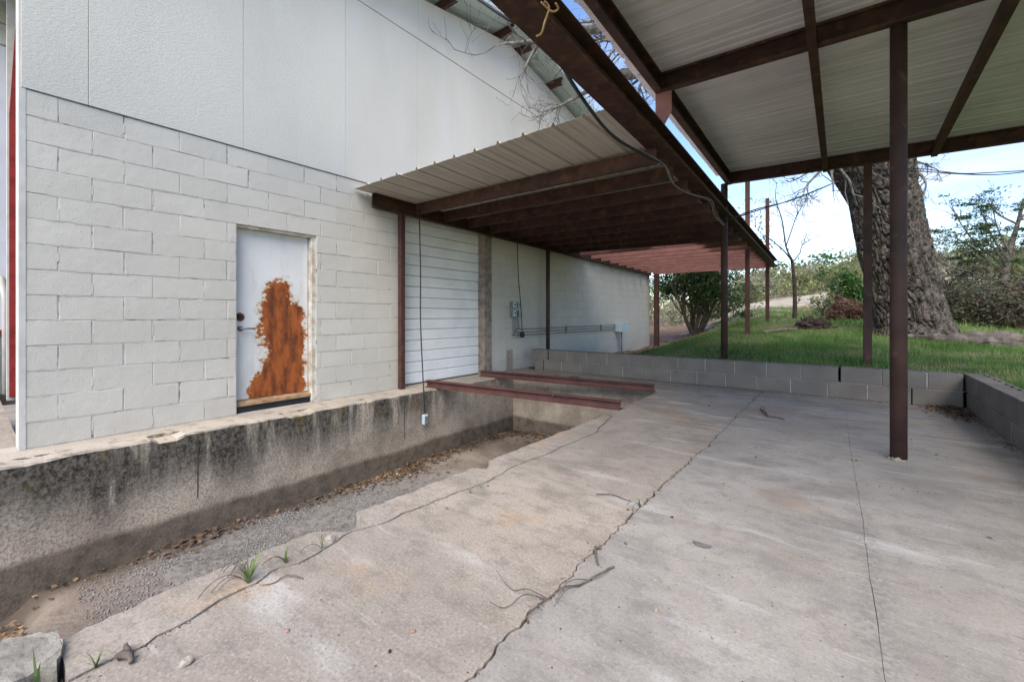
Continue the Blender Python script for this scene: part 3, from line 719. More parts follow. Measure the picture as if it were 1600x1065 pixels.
# ================================================================== LEAN-TO CANOPY
lt = empty('lean_to_canopy', (-3.2, 8.5, 0), 'brown steel lean-to canopy along the wall with its far half left open', 'canopy')
def ztop(y): return 2.715 - .013 * (y - 3.4)
YA, YB = 3.42, 14.15
b = NB(); prof(b, cchan(.07, .19, .007, 1), (WX + .03, YA, ztop(YA) - .19), (WX + .03, YB, ztop(YB) - .19), (1, 0, 0)); build('wall_beam', b, BEAM, lt)
O0, O1 = Vector((-1.37, -1.2, 2.82)), Vector((-1.545, 14.22, 2.44))
def outer(y): return O0 + (O1 - O0) * ((y - O0.y) / (O1.y - O0.y))
b = NB(); prof(b, ibeam(.19, .18), O0, O1, (1, 0, 0)); build('outer_beam', b, BEAM, lt)
ry = [4.12 + .557 * i for i in range(18)] + [14.12]
for y in ry:
    b = NB(); ze = outer(y); t = sstep(7, 12, y); zr = ztop(y)
    zo = min(zr, ze.z - .004) if y < 9 else zr
    prof(b, cchan(.055, .15, .005, 1), (WX + .10, y, zr - .15), (ze.x - .0 if y < 9 else ze.x - .03, y, zo - .15), (0, 1, 0))
    build('rafter', b, SUNLIT if y > 8.9 else BEAM, lt)  # rafters past the sheets take the painted sunlit tone
wcols = [(WX + .02, .94, 9.0), (WX + .94, .94, 9.05), (WX + 1.86, .95, 8.95), (WX + 2.79, .80, 10.15)]
for i, (x0, w, ye) in enumerate(wcols):
    b = NB(); y0 = 3.16 + (.03 if i == 1 else 0) + (.015 * i)
    sheet(b, w, lambda u, t: (x0 + u, y0 + (ye - y0) * t, ztop(y0 + (ye - y0) * t) + .003 + .0025 * (i % 2) + (.012 * (1 - t) * (1 if i % 2 else .2) * max(0, 1 - t * 4))), nl=14, wob=.003)
    build('roof_sheet', b, SHEET_A, lt)
def sq_post(name, x, y, z0, z1, w, mat, par, lab=None):
    b = NB(); bx(b, x - w / 2, x + w / 2, y - w / 2, y + w / 2, z0, z1, .004); o = build(name, b, mat, par)
    if lab: o['label'] = lab
def rd_post(name, x, y, z0, z1, r, mat, par):
    b = NB(); tube(b, [(x, y, z0), (x, y, (z0 + z1) / 2), (x, y, z1)], r, 20); return build(name, b, mat, par, smooth=True)
sq_post('post', WX + .075, 3.88, 0, ztop(3.88) - .19, .075, REDPOST, lt)
rd_post('post', WX + .2, 7.55, .0, ztop(7.5) - .15, .042, POST, lt)
sq_post('post', -4.83, 13.98, -.1, ztop(14) - .15, .14, REDPOST, lt, 'bright red square post at the far wall corner')
pA = at(1180.5, 525, 9.15); sq_post('post', -1.64, 10.5, tz(-1.64, 10.5) - .1, 3.98, .085, REDPOST, lt)
sq_post('post', -1.62, 13.45, tz(-1.62, 13.45) - .1, 4.25, .085, REDPOST, lt)

# ================================================================== CARPORT
cp = empty('carport', (.3, 4.2, 0), 'open carport with white ribbed metal ceiling on brown steel beams and posts', 'carport')
def zc(x, y): return 3.40 - .03 * (x + 1.45) - .035 * (y - 4.2)
XB0, XB1 = -1.45, 2.35
for y in (1.12, 4.2, 7.40):
    b = NB(); prof(b, cchan(.065, .17, .007, -1), (XB0, y, zc(XB0, y) - .17), (XB1, y, zc(XB1, y) - .17), (0, 1, 0)); build('cross_beam', b, BEAM, cp)
Y0c, Y1c = 1.1, 7.42
for i, x in enumerate((XB0, -.19, .90, 2.2)):
    w, h = (.07, .17) if i in (0,) else (.06, .10)
    drop = .002 if i == 0 else .085
    b = NB()
    if i == 0: prof(b, cchan(w, h, .006, 1), (x, Y0c, zc(x, Y0c) - h - drop), (x, Y1c, zc(x, Y1c) - h - drop), (1, 0, 0))
    else: prof(b, [(-w / 2, 0), (w / 2, 0), (w / 2, h), (-w / 2, h)], (x, Y0c, zc(x, Y0c) - h - drop), (x, Y1c, zc(x, Y1c) - h - drop), (1, 0, 0))
    build('purlin', b, BEAM, cp)
y = Y0c - .06; k = 0
while y < 7.30:
    w = min(.93, 7.43 - y); b = NB(); off = .0025 * (k % 2); xs0 = -1.60 - random.uniform(0, .03)
    sheet(b, w, lambda u, t: (xs0 + (XB1 + .2 - xs0) * t, y + u, zc(xs0 + (XB1 + .2 - xs0) * t, y + u) + .004 + off), nl=10, wob=.002)
    build('roof_sheet', b, SHEET_B, cp); y += .915; k += 1
pr = gp(1404, 718); o = rd_post('post', pr.x, pr.y, -.02, zc(pr.x, 4.2) - .172, .0495, POST, cp); o['label'] = 'thick round pipe post standing on the slab'
b = NB()
for k in range(22):
    a = k * math.tau / 22; r = .0495 + random.uniform(.002, .016); b.verts.new((pr.x + r * math.cos(a), pr.y + r * math.sin(a), .001))
f = b.faces.new(b.verts[:]); r_ = bmesh.ops.extrude_face_region(b, geom=[f])
for g in r_['geom']:
    if isinstance(g, bmesh.types.BMVert): g.co.z += random.uniform(.004, .03); g.co.xy = (Vector((pr.x, pr.y)) + (g.co.xy - Vector((pr.x, pr.y))) * .93)
build('footing', b, CHUNK, cp)
p2 = at(1356, 565, 5.6); sq_post('post', p2.x, 7.36, .2, zc(p2.x, 7.36) - .172, .09, POST, cp)
rd_post('post', -1.47, 7.34, .2, zc(-1.45, 7.34) - .17, .05, POST, cp)
sq_post('post', 2.2, 7.36, .2, zc(2.2, 7.36) - .172, .09, POST, cp)
b = NB(); z1 = zc(XB0, 4.2) - .165; z0 = outer(4.2).z + .18
v = [b.verts.new(q) for q in ((-1.455, 4.18, z1), (-1.30, 4.18, z1), (-1.30, 4.18, z0 + .16), (-1.40, 4.18, z0 - .005), (-1.455, 4.18, z0 - .005))]
r_ = bmesh.ops.extrude_face_region(b, geom=[b.faces.new(v)])
for g in r_['geom']:
    if isinstance(g, bmesh.types.BMVert): g.co.y += .012
build('gusset_plate', b, m_steel('pink_primer', (.33, .15, .125), (.27, .12, .1), (.28, .12, .08), .6, .8), cp)

# ================================================================== RETAINING WALL of grey hollow blocks
rw = empty('retaining_wall', (-1, 7, 0), 'low grey concrete block wall two courses high holding back the lawn', 'block wall')
hb = {}
def hollow(w, d=.194, h=.194):
    key = round(w, 3)
    if key in hb: return hb[key]
    b = NB(); n = 2 if w > .3 else 1; t = .032; inner = []
    cw = (w - t * (n + 1)) / n
    def ring(z):
        o = [b.verts.new(q) for q in ((-w / 2, -d / 2, z), (w / 2, -d / 2, z), (w / 2, d / 2, z), (-w / 2, d / 2, z))]; cs = []
        for i in range(n):
            x0 = -w / 2 + t + i * (cw + t); x1 = x0 + cw; cs.append([b.verts.new(q) for q in ((x0, -d / 2 + t, z), (x1, -d / 2 + t, z), (x1, d / 2 - t, z), (x0, d / 2 - t, z))])
        return o, cs
    o0, c0 = ring(0); o1, c1 = ring(h)
    for k in range(4): b.faces.new((o0[k], o0[(k + 1) % 4], o1[(k + 1) % 4], o1[k]))
    for a, c in zip(c0, c1):
        for k in range(4): b.faces.new((a[k], c[k], c[(k + 1) % 4], a[(k + 1) % 4]))
    for o, cs in ((o0, c0), (o1, c1)):
        b.faces.new((o[0], o[1], cs[-1][1], cs[0][0])) if n == 1 else b.faces.new((o[0], o[1], cs[-1][1], cs[-1][0], cs[0][1], cs[0][0]))
        b.faces.new((o[2], o[3], cs[0][3], cs[-1][2])) if n == 1 else b.faces.new((o[2], o[3], cs[0][3], cs[0][2], cs[-1][3], cs[-1][2]))
        b.faces.new((o[3], o[0], cs[0][0], cs[0][3])); b.faces.new((o[1], o[2], cs[-1][2], cs[-1][1]))
        if n == 2: b.faces.new((cs[0][1], cs[1][0], cs[1][3], cs[0][2]))
    bmesh.ops.recalc_face_normals(b, faces=b.faces); bmesh.ops.bevel(b, geom=[e for e in b.edges if all(v in o0 + o1 for v in e.verts)], offset=.005, segments=1, affect='EDGES')
    me = bpy.data.meshes.new('concrete_block'); b.to_mesh(me); b.free(); me.materials.append(CMU); hb[key] = me; return me
mort = NB()
def put_block(w, x, y, z, rz=0):
    o = bpy.data.objects.new('concrete_block', hollow(w)); col.objects.link(o); o.parent = rw
    o.location = Vector((x, y, z)) - rw.location; o.rotation_euler = (random.uniform(-.006, .006), random.uniform(-.006, .006), rz + random.uniform(-.008, .008))
BYC = 6.997
def bond(x0, x1, half, z, gaps):
    x = x0; first = True; k = 0
    while x < x1 - .1:
        w = .19 if (half and first) else .39; w = min(w, x1 - x); first = False
        if x1 - (x + w) < .11: w = x1 - x - .006
        put_block(w, x + w / 2, BYC + random.uniform(-.004, .004), z)
        g = gaps.get(k, .0125)
        if g < .02 and random.random() < .9: bx(mort, x + w + .0005, x + w + g - .0005, BYC - .088 + random.uniform(-.004, .004), BYC + .07, z + .006, z + .188)
        x += w + g; k += 1
bond(-4.78, 1.08, True, .0, {14: .026}); bond(-4.88, 1.08, False, .200, {0: .03, 11: .026})
for z, s in ((0, .19), (.2, 0)):
    y = 6.89 - s - .0; y = 6.885 + (.21 if s == 0 else 0)
    while y > -3.4:
        put_block(.39, 1.195 + random.uniform(-.003, .003), y - .195, z, R(90)); bx(mort, 1.11, 1.28, y - .4015, y - .391, z + .006, z + .187); y -= .4025
bx(mort, -4.7, 1.09, BYC - .09, BYC + .09, .1945, .1995); bx(mort, 1.106, 1.285, -3.4, 6.88, .1945, .1995)
build('mortar_joint', mort, MORTAR, rw, kind='stuff')

# ================================================================== STEEL BEAMS across the pit
def pit_beam(px0, py0, px1, py1, label, xl):
    a, c = gp(px0, py0), gp(px1, py1); c.x = xl
    o = empty('steel_beam', (0, 0, 0), label, 'steel beam', 'steel beams laid across the pit')
    b = NB(); prof(b, ibeam(.10, .10, .007, .009), (a.x, a.y, .001), (c.x, c.y, .001), (0, 1, 0))
    build('beam_body', b, m_steel('maroon_beam', (.125, .054, .045), (.085, .037, .031), (.16, .085, .06), .6, .8), o)
    for f in (.72, .78):
        q = a + (c - a) * (1 - f); b = NB(); tube(b, [(q.x, q.y - .055, .075), (q.x, q.y - .05, .09), (q.x + .01, q.y - .045, .105)], .006, 6); build('weld_stub', b, LOGM, o)
    return o
pit_beam(970, 640, 668, 604, 'near maroon steel beam crossing the pit in front of the roll-up door', -4.88)
pit_beam(1022, 612, 748, 587, 'far maroon steel beam crossing the pit beside its end wall', -5.0)

# ================================================================== ELECTRICAL
def cable(name, pts, r, mat, label, cat, k=8, extra=None, parent=None):
    b = NB(); tube(b, smooth_path(pts, k), r, 8); return build(name, b, mat, parent, smooth=True, label=label, cat=cat)
hc = empty('dock_cord', (-4.6, 3.95, -.4), 'black cord with grey outlet box hanging from the canopy beside the roll-up door', 'cord')
p = [onx(655, 333, -4.9), onx(657, 420, -4.84), onx(657, 500, -4.8), onx(660, 570, -4.72), onx(662, 610, -4.58), onx(664, 646, -4.58)]
p[0].z = ztop(4) - .1
b = NB(); tube(b, smooth_path(p), .0085, 8); build('cable', b, BLACK, hc, smooth=True)
e = p[-1]; b = NB(); bx(b, e.x - .03, e.x + .03, e.y - .04, e.y + .04, e.z - .15, e.z - .01, .012); build('outlet_box', b, PALEGREY, hc)
b = NB(); bx(b, e.x + .02, e.x + .034, e.y - .03, e.y + .03, e.z - .14, e.z - .03, .004); build('cover_plate', b, GALV, hc)
hc2 = empty('drop_cord', (-4.95, 6.75, .5), 'dark cord ending in a black socket, hanging over the wall switch boxes', 'cord')
p = [onx(808, 370, -4.98), onx(810, 430, -5.0), onx(814, 480, -5.0), onx(816, 520, -5.0)]; p[0].z = ztop(6.7) - .1
b = NB(); tube(b, smooth_path(p), .008, 8); build('cable', b, BLACK, hc2, smooth=True)
e = p[-1]; b = NB(); tube(b, [e + Vector((0, 0, .02)), e, e - Vector((0, 0, .05)), e - Vector((0, 0, .09))], [.012, .045, .05, .03], 12); build('socket', b, BLACK, hc2)
cg = empty('wall_conduit', (-5.06, 9, .7), 'three thin grey conduits running along the block wall to a grey box', 'conduit')
yb = onx(802, 485, -5.07).y; ye = onx(965, 511, -5.0).y
for i, dz in enumerate((.79, .73, .67)):
    y0 = yb - .02 + .075 * (2 - i) * 0 + (.17 - .075 * i)
    pts = [(-5.07, y0, 1.06), (-5.07, y0, dz + .14), (-5.07, y0 + .035, dz + .04), (-5.07, y0 + .12, dz), (-5.07, 8.5, dz - .003), (-5.07, ye, dz)]
    b = NB(); tube(b, smooth_path(pts, 5), .0105, 8); build('pipe', b, GALV, cg, smooth=True)
for yy in (8.6, 10.4):
    b = NB(); bx(b, -5.099, -5.056, yy - .012, yy + .012, .645, .815); build('strap', b, GALV, cg)
for (dy, z0, w, hh, lab) in ((-.02, 1.20, .12, .13, 'grey metal switch box, upper one on the wall beside the cord'), (-.02, 1.03, .12, .14, 'lower grey switch box where the conduits begin'), (.17, 1.04, .1, .12, 'small grey outlet box right of the lower switch box'), (.12, 1.21, .07, .11, 'small dark-sided box right of the upper switch box')):
    o = empty('switch_box', (-5.08, yb + dy, z0), lab, 'switch box', 'boxes on the block wall')
    b = NB(); bx(b, -5.099, -5.02, yb + dy - w / 2, yb + dy + w / 2, z0, z0 + hh, .004); build('box_body', b, GALV, o)
    b = NB(); bx(b, -5.02, -5.012, yb + dy - w / 2 + .006, yb + dy + w / 2 - .006, z0 + .008, z0 + hh - .008, .002); build('cover', b, PALEGREY, o)
    b = NB(); bx(b, -5.012, -4.998, yb + dy - .008, yb + dy + .008, z0 + hh * .4, z0 + hh * .65); build('lever', b, BLACK, o)
jb = empty('junction_box', (-5.0, ye + .2, .6), 'pale blue-grey junction box on the wall where the three conduits end', 'junction box')
b = NB(); bx(b, -5.097, -4.86, ye, ye + .32, .60, .86, .005); build('box_body', b, PALEGREY, jb)
b = NB(); bx(b, -4.86, -4.852, ye + .004, ye + .316, .604, .856, .002); build('cover', b, m_simple('pale_cover', (.46, .55, .60), (.42, .5, .55), 6, .45), jb)
b = NB(); tube(b, [(-4.97, ye + .2, .62), (-4.97, ye + .2, -.15)], .022, 10); build('riser_pipe', b, GALV, jb, smooth=True)

# overhead cables
def bundle(name, label, cat, lists, r, mat, k=8):
    o = empty(name, lists[0][0], label, cat)
    for i, p in enumerate(lists):
        b = NB(); tube(b, smooth_path(p, k), r if not hasattr(r, '__len__') else r[i], 7); build('strand', b, mat, o, smooth=True)
    return o
A_ = [at(735, -10, 3.3), at(790, 28, 3.2), at(850, 62, 3.2), at(900, 140, 3.3), at(950, 205, 3.5), at(1000, 238, 3.95), at(1038, 252, 4.25)]
B_ = [at(770, -12, 3.1), at(815, 30, 3.1), at(862, 78, 3.2), at(908, 150, 3.3), at(955, 210, 3.52), at(1004, 241, 3.97), at(1042, 258, 4.3)]
bundle('service_cable', 'dark sagging cable bundle under the outer beam of the lean-to', 'cable', [A_, B_], .012, BLACK)
W1 = [at(1000, 236, 3.95), at(1036, 256, 4.25), at(1050, 285, 4.5), at(1075, 302, 4.7), at(1108, 314, 5.3), at(1116, 335, 5.5), at(1130, 352, 5.7)]
W2 = [w + Vector((.015, .02, -.02 * math.sin(i))) for i, w in enumerate(W1)]
bundle('loose_wire', 'thin grey wires looped and tied below the lean-to beam', 'wire', [W1, W2], .006, WIRE)
rp = [at(850, 2, 2.3), at(858, 12, 2.32), at(851, 35, 2.3), at(846, 52, 2.32), at(838, 57, 2.34)]
rp2 = [at(845, 3, 2.3), at(862, 18, 2.32), at(872, 14, 2.33), at(868, 5, 2.3)]
bundle('tan_rope', 'short tan rope tied round the outer beam at the top', 'rope', [rp, rp2], .006, ROPE)
S1 = [at(1136, 345, 6.5), at(1180, 330, 6.6), at(1240, 311, 6.9), at(1310, 283, 7.3)]
S2 = [s + Vector((0, .03, .015 + .02 * math.sin(i * 2))) for i, s in enumerate(S1)]
bundle('support_cable', 'black cable pulled from the carport corner post up to the oak trunk', 'cable', [S1, S2], .009, BLACK, 10)
S3 = [at(1360, 262, 7.4), at(1440, 264, 7.3), at(1500, 271, 7.2), at(1560, 269, 7.2), at(1640, 264, 7.2), at(1800, 250, 7.2)]
S4 = [s + Vector((0, 0, -.03 * (i % 2) - .01)) for i, s in enumerate(S3)]
bundle('power_line', 'double black power line running right from the oak trunk', 'power line', [S3, S4], .009, BLACK, 10)

# ================================================================== TREES AND PLANTS
def grow(out, tips, p, d, L, r, depth, rr, wander=.25, up=0.0, kids=3, shrink=.62, segs=6, ang=.9, minr=.0025, tipr=.35):
    pts = [Vector(p)]; rad = [r]; d = Vector(d).normalized()
    for i in range(segs):
        d = (d + Vector((rr.gauss(0, wander), rr.gauss(0, wander), rr.gauss(0, wander) + up))).normalized()
        pts.append(pts[-1] + d * (L / segs)); rad.append(max(minr, r * (1 - (1 - tipr) * (i + 1) / segs)))
    out.append((pts, rad)); tips.append((pts[-1], d, depth))
    if depth > 0:
        for k in range(kids + rr.randrange(2)):
            i = rr.randrange(max(1, segs // 3), segs + 1); q = pts[i]
            ax = Vector((rr.gauss(0, 1), rr.gauss(0, 1), rr.gauss(0, 1))); nd = (d + ax.normalized() * ang).normalized()
            grow(out, tips, q, nd, L * shrink * rr.uniform(.7, 1.25), max(minr, rad[i] * .62), depth - 1, rr, wander, up, kids, shrink, max(3, segs - 1), ang, minr, tipr)
def limbs_mesh(out, nmax=8):
    b = NB()
    for pts, rad in out:
        tube(b, pts, rad, nmax if rad[0] > .06 else (5 if rad[0] > .015 else 3), cap=False)
    return b
# big oak -----------------------------------------------------------
T0 = 8.4
oak = empty('oak_tree', at(1425, 525, T0), 'massive leaning oak with deeply furrowed bark behind the carport', 'tree')
rows = [(545, 1360, 1500), (525, 1369, 1486), (510, 1372, 1478), (490, 1372, 1470), (461, 1367, 1460), (430, 1360, 1452), (400, 1351, 1446), (370, 1347, 1440), (343, 1342, 1434), (315, 1336, 1428), (290, 1322, 1422), (265, 1308, 1419), (240, 1294, 1417), (205, 1272, 1414)]
cent = []
for (y, l, r) in rows:
    c = at((l + r) / 2 - 2, y, T0); cent.append((c, (r - l) / 2 / FPX * T0 * .945))
NU, NV = 300, 380
V = np.zeros((NV + 1, NU, 3)); zs = [c.z for c, _ in cent]
def sample(z):
    if z <= zs[0]: return cent[0]
    for (c0, r0), (c1, r1) in zip(cent, cent[1:]):
        if z <= c1.z: f = (z - c0.z) / (c1.z - c0.z); return c0.lerp(c1, f), r0 + (r1 - r0) * f
    return cent[-1]
for j in range(NV + 1):
    z = zs[0] + (zs[-1] - zs[0]) * j / NV; c, r = sample(z); c = Vector(c)
    hgt = (z - zs[1])
    for i in range(NU):
        a = i * math.tau / NU; ca, sa = math.cos(a), math.sin(a)
        lob = 1 + .03 * math.sin(3 * a + .7) + .02 * math.sin(5 * a + z) + (.07 * max(0, .4 - hgt) * math.sin(6 * a + 1))
        sx, sy = ca * r, sa * r; w = mnoise.noise(Vector((sx * 3, sy * 3, z * 1.5))) * .5
        tw = z * .35; sx, sy = ca * r * 1.0, sa * r * 1.0
        n1 = abs(mnoise.noise(Vector((sx * 13 + w, sy * 13 + w + tw, z * 3.2 + w))))
        n2 = abs(mnoise.noise(Vector((sx * 24 + 5, sy * 24, z * 9.5 + w))))
        n3 = mnoise.noise(Vector((sx * 4, sy * 4, z * 1.3 + 9)))
        h = .06 * min(n1, .2) / .2 + .026 * min(n2, .22) / .22 + .025 * n3
        rr_ = r * lob * .93 + h - .045
        V[j, i] = (c.x + rr_ * ca, c.y + rr_ * sa, z)
idx = np.arange((NV) * NU).reshape(NV, NU); nxt = np.roll(np.arange(NU), -1)
F = np.stack([idx, idx[:, nxt], idx[:, nxt] + NU, idx + NU], -1).reshape(-1, 4)
link('trunk', from_np('trunk', V.reshape(-1, 3), F), BARK, oak)
rr = random.Random(11); out = []; tips = []
top = cent[-1][0]
def limb(pts, r0, r1, kids=7, L=1.1, depth=2, wander=.28, ang=1.0):
    P = smooth_path(pts, 7); n = len(P); rad = [r0 + (r1 - r0) * i / (n - 1) for i in range(n)]
    P = [q + Vector((mnoise.noise(q * 1.3), mnoise.noise(q * 1.3 + Vector((7, 0, 0))), mnoise.noise(q * 1.3 + Vector((0, 9, 0))))) * .08 * (i > 0) for i, q in enumerate(P)]
    out.append((P, rad))
    for k in range(kids):
        i = rr.randrange(n // 4, n); d = (P[min(i + 1, n - 1)] - P[i - 1]).normalized()
        grow(out, tips, P[i], d + Vector((rr.gauss(0, .8), rr.gauss(0, .8), rr.gauss(0, .7))), L * rr.uniform(.6, 1.2), max(.012, rad[i] * .5), depth, rr, wander, -.02, 3, .6, 6, ang, .0035)
limb([top + Vector((0, 0, -.3)), top + Vector((-.5, -.2, .8)), (-.6, 10.0, 5.2), (-1.8, 9.0, 6.2), (-2.9, 8.0, 6.4), (-3.4, 7.4, 6.3)], .42, .05, 12, 1.4)
limb([(-.6, 10.0, 5.2), (-1.6, 9.0, 5.6), (-2.6, 8.3, 5.6), (-3.3, 7.7, 5.7), (-4.0, 7.2, 5.6)], .16, .03, 12, 1.1)
limb([(-1.8, 9.0, 6.2), (-2.6, 7.6, 6.2), (-3.3, 6.5, 5.9), (-3.9, 5.8, 5.6), (-4.4, 5.5, 5.55)], .12, .022, 12, 1.0)
limb([(-2.6, 8.3, 5.6), (-3.4, 7.7, 5.6), (-4.2, 7.4, 5.3), (-4.6, 7.2, 5.15)], .07, .018, 7, .7)
limb([(-1.8, 9.0, 6.2), (-1.9, 7.2, 6.8), (-2.2, 5.6, 6.6), (-2.5, 4.6, 6.3), (-2.9, 4.0, 6.2)], .13, .03, 12, 1.1)
limb([top + Vector((.2, 0, -.3)), top + Vector((.6, .2, 1)), top + Vector((1.2, -.5, 2.5)), top + Vector((2.0, -1, 4))], .45, .12, 8, 1.8)
limb([at(1300, 250, T0), at(1285, 262, 7.9), at(1270, 285, 7.7), at(1262, 300, 7.6)], .035, .012, 7, .45, 2, .35)
limb([at(1290, 245, T0), at(1260, 268, 8.1), at(1240, 282, 8.0)], .025, .008, 5, .35, 2, .35)
limb([at(1412, 275, T0), at(1432, 270, 8.1), at(1445, 285, 8.0), at(1440, 308, 7.9)], .035, .01, 6, .4, 2, .35)
limb([at(1415, 250, T0), at(1440, 255, 8.2), at(1462, 262, 8.1)], .03, .01, 5, .35, 2, .35)
build('limbs', limbs_mesh(out), TWIG, oak, smooth=True)

def foliage(name, mat, parent, cl, per, spread, size, elong=2.2, flat=.2, **k):
    base = np.array([tuple(c) for c in cl]); cnt = np.maximum(3, (per * NPR.gamma(1.6, .62, len(base))).astype(int))
    sc = np.repeat(NPR.uniform(.45, 1.5, len(base)), cnt)[:, None]; sz = size * np.repeat(NPR.uniform(.65, 1.4, len(base)), cnt)
    cs = np.repeat(base, cnt, 0); cs = cs + NPR.normal(size=cs.shape) * np.array(spread) * sc
    v, f = leaf_arrays(cs, sz, elong, flat); return link(name, from_np(name, v, f), mat, parent, **k)
# juniper behind the far corner of the building
jb_ = Vector((-4.2, 16.2, tz(-4.2, 16.2))); jun = empty('juniper_tree', jb_, 'dark bushy juniper with many stems beside the far red post', 'tree')
rr = random.Random(5); out = []; tips = []
for k in range(11):
    a = k * 2.4; grow(out, tips, jb_ + Vector((.12 * math.cos(a), .12 * math.sin(a), 0)), (math.cos(a) * .55 + .12, math.sin(a) * .5, 1.0), rr.uniform(2.0, 3.4), .06, 2, rr, .13, .05, 4, .5, 7, .75)
build('trunk', limbs_mesh(out, 7), m_simple('juniper_bark', (.17, .13, .105), (.10, .075, .06), 10, .95, .6, .01), jun, smooth=True)
cl = []
for p, d, dep in tips:
    if p.z > jb_.z + .9 or random.random() < .3:
        if p.x < -4.3 and p.z < jb_.z + 1.4: continue
        cl.append(p)
        if p.x > -4.3: cl.append(p + Vector((rr.uniform(0, .3), rr.uniform(-.2, .2), rr.uniform(-.3, .2))))
cl += [jb_ + Vector((rr.uniform(-.2, 2.3), rr.uniform(-.8, .8), rr.uniform(1.5, 3.4))) for _ in range(60)] + [jb_ + Vector((rr.uniform(.7, 2.0), rr.uniform(-.7, .5), rr.uniform(.5, 1.6))) for _ in range(26)]
foliage('foliage', JUNI, jun, cl, 55, (.19, .19, .11), .034, 3.4, .3)
# little bare tree in the grass
bp = at(1241, 508, 12.5); bp.z = tz(bp.x, bp.y); bt = empty('bare_sapling', bp, 'slim leafless black-stemmed tree standing in the open grass', 'tree')
S = lambda px, py, dt=0: at(px, py, 12.5 + dt)
P = smooth_path([bp - Vector((0, 0, .1)), S(1242, 480), S(1241, 440), S(1237, 405)], 6); out = [(P, [.066 - .03 * i / (len(P) - 1) for i in range(len(P))])]; tips = []; rr = random.Random(3)
for pts, r in (([S(1237, 405), S(1228, 385, .2), S(1222, 345, .3), S(1212, 310, .3), S(1214, 285, .3)], .03), ([S(1239, 410), S(1225, 392, -.3), S(1205, 375, -.5), S(1190, 365, -.6), S(1178, 352, -.6)], .024), ([S(1240, 408), S(1250, 395, .3), S(1254, 383, .4), S(1275, 370, .5)], .022), ([S(1228, 385), S(1240, 350, -.4), S(1246, 330, -.4), S(1244, 315, -.5)], .017)):
    q = smooth_path(pts, 6); out.append((q, [max(.005, r * (1 - .8 * i / (len(q) - 1))) for i in range(len(q))]))
    for _ in range(6):
        i = rr.randrange(len(q) // 3, len(q)); grow(out, tips, q[i], Vector((rr.gauss(0, .6), rr.gauss(0, .6), .8)), rr.uniform(.3, .7), .009, 1, rr, .2, .05, 2, .6, 5, .7, .004)
build('trunk', limbs_mesh(out, 8), DEADW, bt, smooth=True)
# round green juniper bush and the dead brown brush in front
def bush(name, px, py, t, w, h, mat, label, cat, n=90, per=60, size=.05, stems=10, group=None, smat=None, elong=2.4):
    g = at(px, py, t); g.z = tz(g.x, g.y); o = empty(name, g, label, cat, group); rr = random.Random(int(px))
    out = []; tips = []
    for k in range(stems):
        a = k * 2.4; grow(out, tips, g, (math.cos(a) * w / h, math.sin(a) * w / h, 1), h * rr.uniform(.6, 1.05), .016, 1, rr, .24, 0, 4, .5, 5, .8, .004)
    build('stems', limbs_mesh(out, 5), smat or STICK, o)
    cl = [p for p, d, dep in tips]
    while len(cl) < n:
        a, b_, c = rr.gauss(0, .42), rr.gauss(0, .42), rr.random()
        f = math.sqrt(max(0.05, 1 - (2 * c - .75) ** 2)); cl.append(g + Vector((a * w * f, b_ * w * f, c * h)))
    foliage('foliage', mat, o, cl, per, (w * .11, w * .11, h * .09), size, elong)
    return o
bush('green_bush', 1325, 478, 13.5, .75, 1.15, JUNI2, 'rounded bright green juniper bush left of the oak trunk', 'bush', 130, 95, .035)
bush('dead_brush', 1325, 510, 11.3, .6, .52, BROWNB, 'heap of dead reddish-brown juniper brush left of the oak trunk', 'brush pile', 80, 60, .028, 24, elong=4)
bush('leafless_weed', 1286, 500, 12.5, .28, .8, BRUSHG, 'thin pale weed bush between stump and brown brush', 'weed', 14, 10, .03, 14)
bush('undergrowth_bush', 1520, 522, 10.2, .9, .95, THICK, 'tangled dark undergrowth directly right of the oak base', 'bush', 110, 34, .030, 70)
bush('undergrowth_bush', 1590, 522, 9.6, .9, .85, THICK, 'low dark tangle of shrubs at the right edge behind the fallen log', 'bush', 100, 34, .030, 70)
bush('tall_shrub', 1470, 500, 14, .9, 1.1, THICK, 'taller olive shrub showing between oak trunk and undergrowth', 'shrub', 80, 50, .045, 20)
bush('tall_shrub', 1600, 490, 14.5, 1.5, 1.5, BRUSHG, 'tall yellow-green shrub at the right edge beneath the cedar', 'shrub', 120, 50, .05, 20)
